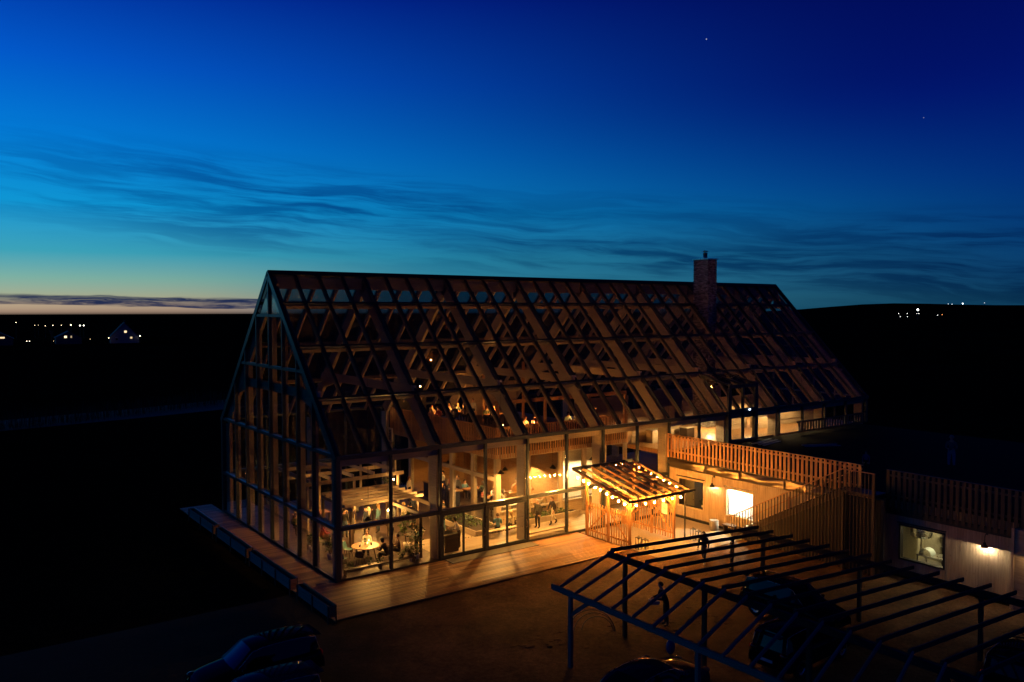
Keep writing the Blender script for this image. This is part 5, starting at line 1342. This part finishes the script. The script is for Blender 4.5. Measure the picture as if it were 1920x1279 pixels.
plant('tall plant hanging at the edge of the tall pergola', (7.9, 9.6, 0.012), 3.0, 0.9, 220)
plant('plant in the gable bay behind the corner', (1.0, 5.6, 0.012), 1.0, 0.8, 120)

# ================================================================== CARS
PAINT = {}
def paint(nm, c):
    if nm in MATS: return MATS[nm]
    m, t, b = newmat(nm); b.inputs['Base Color'].default_value = (*c, 1); b.inputs['Roughness'].default_value = 0.6; b.inputs['Specular IOR Level'].default_value = 0.0
    b.inputs['Coat Weight'].default_value = 0.2; b.inputs['Coat Roughness'].default_value = 0.03
    return m
CGL = plain('car_glass', (0.003, 0.004, 0.005), 0.05, 0.0, 0.0, 0.25)
REDL = plain('tail_lens', (0.30, 0.012, 0.008), 0.15); HEADL = plain('head_lens', (0.06, 0.065, 0.07), 0.08, 0.3)
def car(label, loc, rz, color, suv=True, plate=True):
    t_ = thing('parked_car', label, 'car', loc, rz, 'cars parked in the yard')
    Lc, Wc, Hc = (4.55, 0.92, 1.66) if suv else (4.5, 0.90, 1.46)
    # stations: x, z underside, z belt, z top of lower body(side bulge), half width
    N = 40; body = MB(); ringn = 14
    def belt(u):      # bonnet / boot line height
        if u < 0.02: return 0.62
        if u < 0.30: return 0.70 + 0.30 * ((u - 0.02) / 0.28) ** 0.6 * (1.05 if suv else 0.9)
        if u < 0.93: return (1.03 if suv else 0.97) + 0.06 * (u - 0.3)
        return (1.07 if suv else 1.0) - 0.30 * ((u - 0.93) / 0.07) ** 2
    def half(u): return Wc * (1 - 0.26 * max(0, (0.12 - u) / 0.12) ** 2 - 0.16 * max(0, (u - 0.9) / 0.1) ** 2)
    def under(u): return 0.26 + 0.10 * max(0, (0.08 - u) / 0.08) + 0.12 * max(0, (u - 0.92) / 0.08)
    for k in range(N + 1):
        u = k / N; x = Lc * (0.5 - u); b_ = belt(u); w_ = half(u); z0 = under(u)
        prof = [(0.0, b_ + 0.035), (w_ * 0.5, b_ + 0.03), (w_ * 0.84, b_), (w_ * 0.95, b_ - 0.06), (w_, b_ - 0.22), (w_ * 0.985, b_ - 0.4), (w_ * 0.96, z0 + 0.08), (w_ * 0.86, z0)]
        ring = [(x, yv, zv) for yv, zv in prof] + [(x, -yv, zv) for yv, zv in reversed(prof[1:])]
        body.v += ring
    n = len(ring)
    for k in range(N):
        for q_ in range(n): a = k * n; body.f.append((a + q_, a + (q_ + 1) % n, a + n + (q_ + 1) % n, a + n + q_))
    body.f.append(tuple(range(n))); body.f.append(tuple(N * n + i for i in range(n))[::-1])
    P_ = paint('paint_%d%d%d' % tuple(int(c * 1000) for c in color), color)
    bo = obj('body', body.mesh('body', P_, True), t_, (0, 0, 0), None, False)
    # cabin: roof skin and glass band
    us = [0.27, 0.34, 0.42, 0.50, 0.60, 0.72, 0.84, 0.93, 0.97] if suv else [0.27, 0.36, 0.44, 0.52, 0.60, 0.70, 0.80, 0.88, 0.93]
    hz = [0.0, 0.34, 0.86, 0.97, 1.0, 0.99, 0.94, 0.84, 0.0] if suv else [0.0, 0.45, 0.88, 0.98, 1.0, 0.96, 0.80, 0.42, 0.0]
    roof = MB(); sideg = {1: MB(), -1: MB()}; NR = 9
    zr = lambda i: belt(us[i]) + 0.02 + hz[i] * (Hc - 1.06)
    for i, u in enumerate(us):
        x = Lc * (0.5 - u); w_ = half(u) * (0.86 - 0.16 * hz[i])
        for q_ in range(NR):
            s_ = q_ / (NR - 1) * 2 - 1; roof.v.append((x, s_ * w_, zr(i) - 0.055 * abs(s_) ** 2.4))
    glassm = MB(); glassm.v = list(roof.v); glassr = MB(); glassr.v = list(roof.v)
    for i in range(len(us) - 1):
        for q_ in range(NR - 1):
            a = i * NR + q_; f_ = (a, a + NR, a + NR + 1, a + 1)
            front = i < 2; rear = i >= len(us) - (2 if suv else 3)
            ((glassm if front else glassr).f if (front or rear) and 0 < q_ < NR - 2 else roof.f).append(f_)
    obj('roof', roof.mesh('roof', P_, True), t_, (0, 0, 0), None, False)
    obj('windscreen', glassm.mesh('windscreen', CGL, True), t_, (0, 0, 0.002), None, False)
    obj('rear_window', glassr.mesh('rear_window', CGL, True), t_, (0, 0, 0.002), None, False)
    for s_ in (1, -1):
        g_ = sideg[s_]; trim = []
        for i, u in enumerate(us):
            x = Lc * (0.5 - u); wt_ = half(u) * (0.86 - 0.16 * hz[i]); g_.v += [(x, s_ * wt_, zr(i) - 0.055), (x, s_ * half(u) * 0.88, belt(u) - 0.01)]
            trim.append((x, s_ * (wt_ + 0.008), zr(i) - 0.06))
        for i in range(len(us) - 1): a = 2 * i; g_.f.append((a, a + 1, a + 3, a + 2) if s_ > 0 else (a, a + 2, a + 3, a + 1))
        obj('side_window', g_.mesh('side_window', CGL, True), t_, (0, 0, 0), None, False)
        obj('window_trim', MB().tube(trim, 0.012, 5).mesh('window_trim', STEEL, True), t_, (0, 0, 0), None, False)
        mi = MB().ball((0, 0, 0), 0.11, 8, 6, (0.7, 1.0, 0.65)).mesh('mirror', P_, True)
        obj('mirror', mi, t_, (Lc * 0.17, s_ * (Wc + 0.07), 1.04), None, False)
        obj('headlight', MB().ball((0, 0, 0), 0.16, 10, 6, (1.2, 1.0, 0.5)).mesh('headlight', HEADL, True), t_, (Lc * 0.455, s_ * Wc * 0.68, 0.74), None, False)
        obj('tail_light', MB().ball((0, 0, 0), 0.15, 10, 6, (0.6, 1.2, 0.7)).mesh('tail_light', REDL, True), t_, (-Lc * 0.475, s_ * Wc * 0.70, 0.92), None, False)
        for xw in (Lc * 0.31, -Lc * 0.30):
            r_ = 0.345
            ty = MB()
            prof = [(r_ * 0.66, -0.10), (r_ * 0.95, -0.11), (r_, -0.07), (r_, 0.07), (r_ * 0.95, 0.11), (r_ * 0.66, 0.10)]
            ty.lathe(prof, 20); ty.v = [(a, c, b) for a, b, c in ty.v]
            w_o = obj('wheel', ty.mesh('tyre', RUBBER, True), t_, (xw, s_ * (Wc - 0.12), r_), None, False)
            ri = MB(); ri.lathe([(0.0, 0.03), (r_ * 0.2, 0.04), (r_ * 0.6, 0.0), (r_ * 0.67, 0.03)], 20); ri.v = [(a, s_ * (c + 0.05), b) for a, b, c in ri.v]
            obj('rim', ri.mesh('rim', STEEL, True), w_o, (0, 0, 0), None, False)
    obj('bumper', boxmesh((0.10, 1.3, 0.16), BLACK), t_, (Lc * 0.478, 0, 0.40), None, False)
    obj('grille', boxmesh((0.06, 0.8, 0.12), BLACK), t_, (Lc * 0.489, 0, 0.60), None, False)
    if plate: obj('number_plate', boxmesh((0.02, 0.52, 0.11), plain('plate', (0.5, 0.55, 0.6), 0.4)), t_, (-Lc * 0.5 - 0.005, 0, 0.62), None, False)
    if suv: obj('spoiler', boxmesh((0.26, 1.1, 0.035), P_), t_, (-Lc * 0.46, 0, Hc - 0.13), None, False)
    return t_
car('black sport utility car at bottom left, tail towards the deck corner', (-7.0, -8.5, -0.085), R(180), (0.006, 0.006, 0.008))
car('dark blue car cut off by the bottom edge at left, beside the black one', (-8.2, -11.6, -0.085), R(181), (0.010, 0.016, 0.045))
car('dark blue saloon at the bottom edge before the bare carport frame', (3.6, -17.9, -0.085), R(4), (0.010, 0.014, 0.04), suv=False)
car('dark car parked beneath the bare carport frame, tail facing left', (10.6, -18.9, -0.085), R(2), (0.006, 0.007, 0.012))
car('dark car deeper under the bare carport frame, by its rear posts', (14.0, -16.2, -0.085), R(-88), (0.006, 0.007, 0.012))
car('dark car at the bottom right corner under the carport rafters', (15.2, -25.0, -0.085), R(5), (0.008, 0.008, 0.010))

# ================================================================== FAR THINGS
def far_lamp(label, loc, r, col=(1.0, 0.72, 0.42), e=9, group='distant lights on the horizon', base=-0.12):
    t_ = thing('street_lamp', label, 'street lamp', (loc[0], loc[1], base), 0, group)
    built('mast', MB().tube([(loc[0], loc[1], base), (loc[0], loc[1], loc[2])], r * 0.25, 5), BLACK, t_)
    built('lamp_head', MB().ball((loc[0], loc[1], loc[2]), r * 0.72, 8, 6), emit('far_glow_%d_%d' % (e, int(col[1] * 100)), col, e), t_)
left = [(25.2, 420.6, 7.5), (32.9, 419.8, 6.1), (34.4, 419.6, 6.1), (37.3, 419.3, 5.8), (40.5, 418.9, 6.0), (44.1, 418.5, 6.0), (48.2, 417.9, 6.1), (52.1, 417.3, 5.8), (53.7, 417.1, 5.8)]
on = ('leftmost', 'second', 'third', 'fourth', 'fifth', 'sixth', 'seventh', 'eighth', 'ninth')
for k, p_ in enumerate(left): far_lamp('%s small warm lamp in the far row at left' % on[k] if k else 'lone small lamp at the far left, higher than the row', p_, (0.22, 0.16, 0.14, 0.2, 0.24, 0.18, 0.34, 0.36, 0.34)[k], (1.0, 0.72, 0.42) if k < 7 else (1.0, 0.9, 0.72), (7, 5, 4, 6, 7, 6, 10, 11, 10)[k])
right = [(1037.0, 536.5, 7.7), (1037.9, 534.7, 3.5), (1041.8, 527.5, 7.7), (1042.0, 527.2, 3.5), (1047.6, 516.5, 12.6), (1047.1, 517.5, 7.7), (1048.2, 515.3, 7.7), (1058.0, 496.0, 5.6), (1060.3, 491.3, 6.3)]
for k, p_ in enumerate(right): far_lamp('%s pinpoint light on the dark hillside at right' % on[k] if k not in (4, 8) else ('bright double white light on the dark hillside at right' if k == 4 else 'single orange light on the dark hillside at right'), p_, 1.7 if k == 4 else 0.5, (1.0, 0.35, 0.1) if k == 8 else (0.95, 0.95, 0.9), 8 if k == 4 else 4)
for k, p_ in enumerate([(1693.4, 790.2, 23.9), (1696.3, 784.1, 23.4), (1704.5, 766.9, 24.4), (1720.3, 732.0, 25.8)]):
    far_lamp('%s light along the skyline at the far right' % on[k], p_, (0.7, 0.8, 1.8, 0.7)[k], (0.8, 0.92, 1.0), 5 if k == 2 else 3)
# farmhouse across the field
def farmhouse(label, x, y, rz, w, d, he, hr, wins, wall=(0.22, 0.24, 0.26)):
    h_ = thing('farmhouse', label, 'house', (x, y, -0.12), rz, 'houses across the field')
    wm = plain('house_wall_%d' % int(wall[0] * 100), wall, 0.8, 0.0, 0.05)
    m = MB(); a, b = w / 2, d
    m.v = [(-a, 0, 0), (a, 0, 0), (a, 0, he), (0, 0, hr), (-a, 0, he), (-a, b, 0), (a, b, 0), (a, b, he), (0, b, hr), (-a, b, he)]
    m.f = [(0, 1, 2, 3, 4), (9, 8, 7, 6, 5), (1, 6, 7, 2), (5, 0, 4, 9)]
    obj('wall', m.mesh('wall', wm), h_, (0, 0, 0), None, False)
    m = MB()
    for s_ in (1, -1):
        n_ = Vector((s_ * (hr - he), 0, a)).normalized() * 0.12; e_ = Vector((s_ * (a + 0.35), 0, he - 0.35 * (hr - he) / a)); r_ = Vector((0, 0, hr))
        q_ = [e_ + Vector((0, -0.4, 0)), e_ + Vector((0, b + 0.4, 0)), r_ + Vector((0, b + 0.4, 0)), r_ + Vector((0, -0.4, 0))]
        i = len(m.v); m.v += [tuple(p) for p in q_] + [tuple(p + n_) for p in q_]
        m.f += [(i, i + 1, i + 2, i + 3), (i + 7, i + 6, i + 5, i + 4)] + [(i + k_, i + (k_ + 1) % 4, i + 4 + (k_ + 1) % 4, i + 4 + k_) for k_ in range(4)]
    rf = obj('roof', m.mesh('roof', plain('slate', (0.03, 0.03, 0.035), 0.8)), h_, (0, 0, 0), None, False)
    obj('chimney', boxmesh((0.7, 0.7, 1.6), plain('slate', (0.03, 0.03, 0.035), 0.8)), rf, (0.3, d * 0.6, hr + 0.3), None, False)
    for (wx, wz, ww, wh, e) in wins:
        wo_ = obj('window', boxmesh((ww, 0.10, wh), emit('lit_window_%d' % int(e * 10), (1.0, 0.74, 0.42), e) if e else BLACK), h_, (wx, -0.03, wz), None, False)
        obj('window_frame', boxmesh((ww + 0.3, 0.06, 0.12), WHITE), wo_, (0, -0.04, wh / 2 + 0.1), None, False)
farmhouse('white gabled farmhouse with lit windows across the dark field', 54.9, 328, R(-9), 10.6, 14, 2.6, 8.3, [(0.3, 4.7, 0.9, 0.8, 1.6), (2.4, 2.2, 0.8, 0.7, 0.9), (-3.0, 1.7, 0.8, 0.9, 0)])
farmhouse('low dark farm building with one lamp-lit window left of the white farmhouse', 35, 331, R(-5), 9, 12, 2.6, 5.0, [(-1.2, 2.9, 0.9, 0.8, 2.2), (0.8, 2.9, 0.5, 0.8, 0.5)], (0.08, 0.08, 0.09))
farmhouse('dark farm building at the left edge with a lit corner', 11, 332, R(-4), 10, 12, 2.6, 5.2, [(1.4, 3.0, 1.6, 0.6, 1.2)], (0.07, 0.07, 0.08))
for k, (p_, r_, e_, lb) in enumerate((((20.4, 330.6, 1.4), 0.16, 8, 'left of a pair of tiny lights low in the far field'), ((21.3, 330.5, 1.4), 0.16, 8, 'right of a pair of tiny lights low in the far field'), ((60.3, 326.3, 2.8), 0.26, 9, 'porch lamp at the right corner of the white farmhouse'), ((42.1, 327.8, 1.8), 0.12, 5, 'tiny lamp between the two far farm buildings'), ((48.6, 326.4, 2.2), 0.28, 6, 'warm yard lamp at the left of the white farmhouse'))):
    far_lamp(lb, p_, r_, (1.0, 0.62, 0.28) if k > 2 else (1.0, 0.85, 0.6), e_)
# bare tree lit by a yard lamp
tr = thing('bare_tree', 'bare branching tree faintly lit beside the far farm buildings', 'tree', (28.6, 329.5, -0.12))
def branch(m, p, d, l, r, n):
    q_ = p + d * l; m.tube([tuple(p), tuple(q_)], [r, r * 0.7], 5, False)
    if n == 0: return
    for k_ in range(3):
        dd = (d + Vector((random.uniform(-0.8, 0.8), random.uniform(-0.8, 0.8), random.uniform(-0.1, 0.5)))).normalized()
        branch(m, q_, dd, l * random.uniform(0.6, 0.8), r * 0.62, n - 1)
m = MB(); m.tube([(28.6, 329.5, -0.12), (28.7, 329.5, 1.6)], [0.22, 0.16], 6); built('trunk', m, SOIL, tr)
m = MB(); branch(m, Vector((28.7, 329.5, 1.5)), Vector((0.05, 0, 1)), 1.6, 0.14, 4); built('crown', m, plain('bark', (0.16, 0.11, 0.07), 0.9), tr)
far_lamp('small yard lamp under the bare far tree', (29.2, 328.0, 1.3), 0.10, (1.0, 0.6, 0.25), 5)
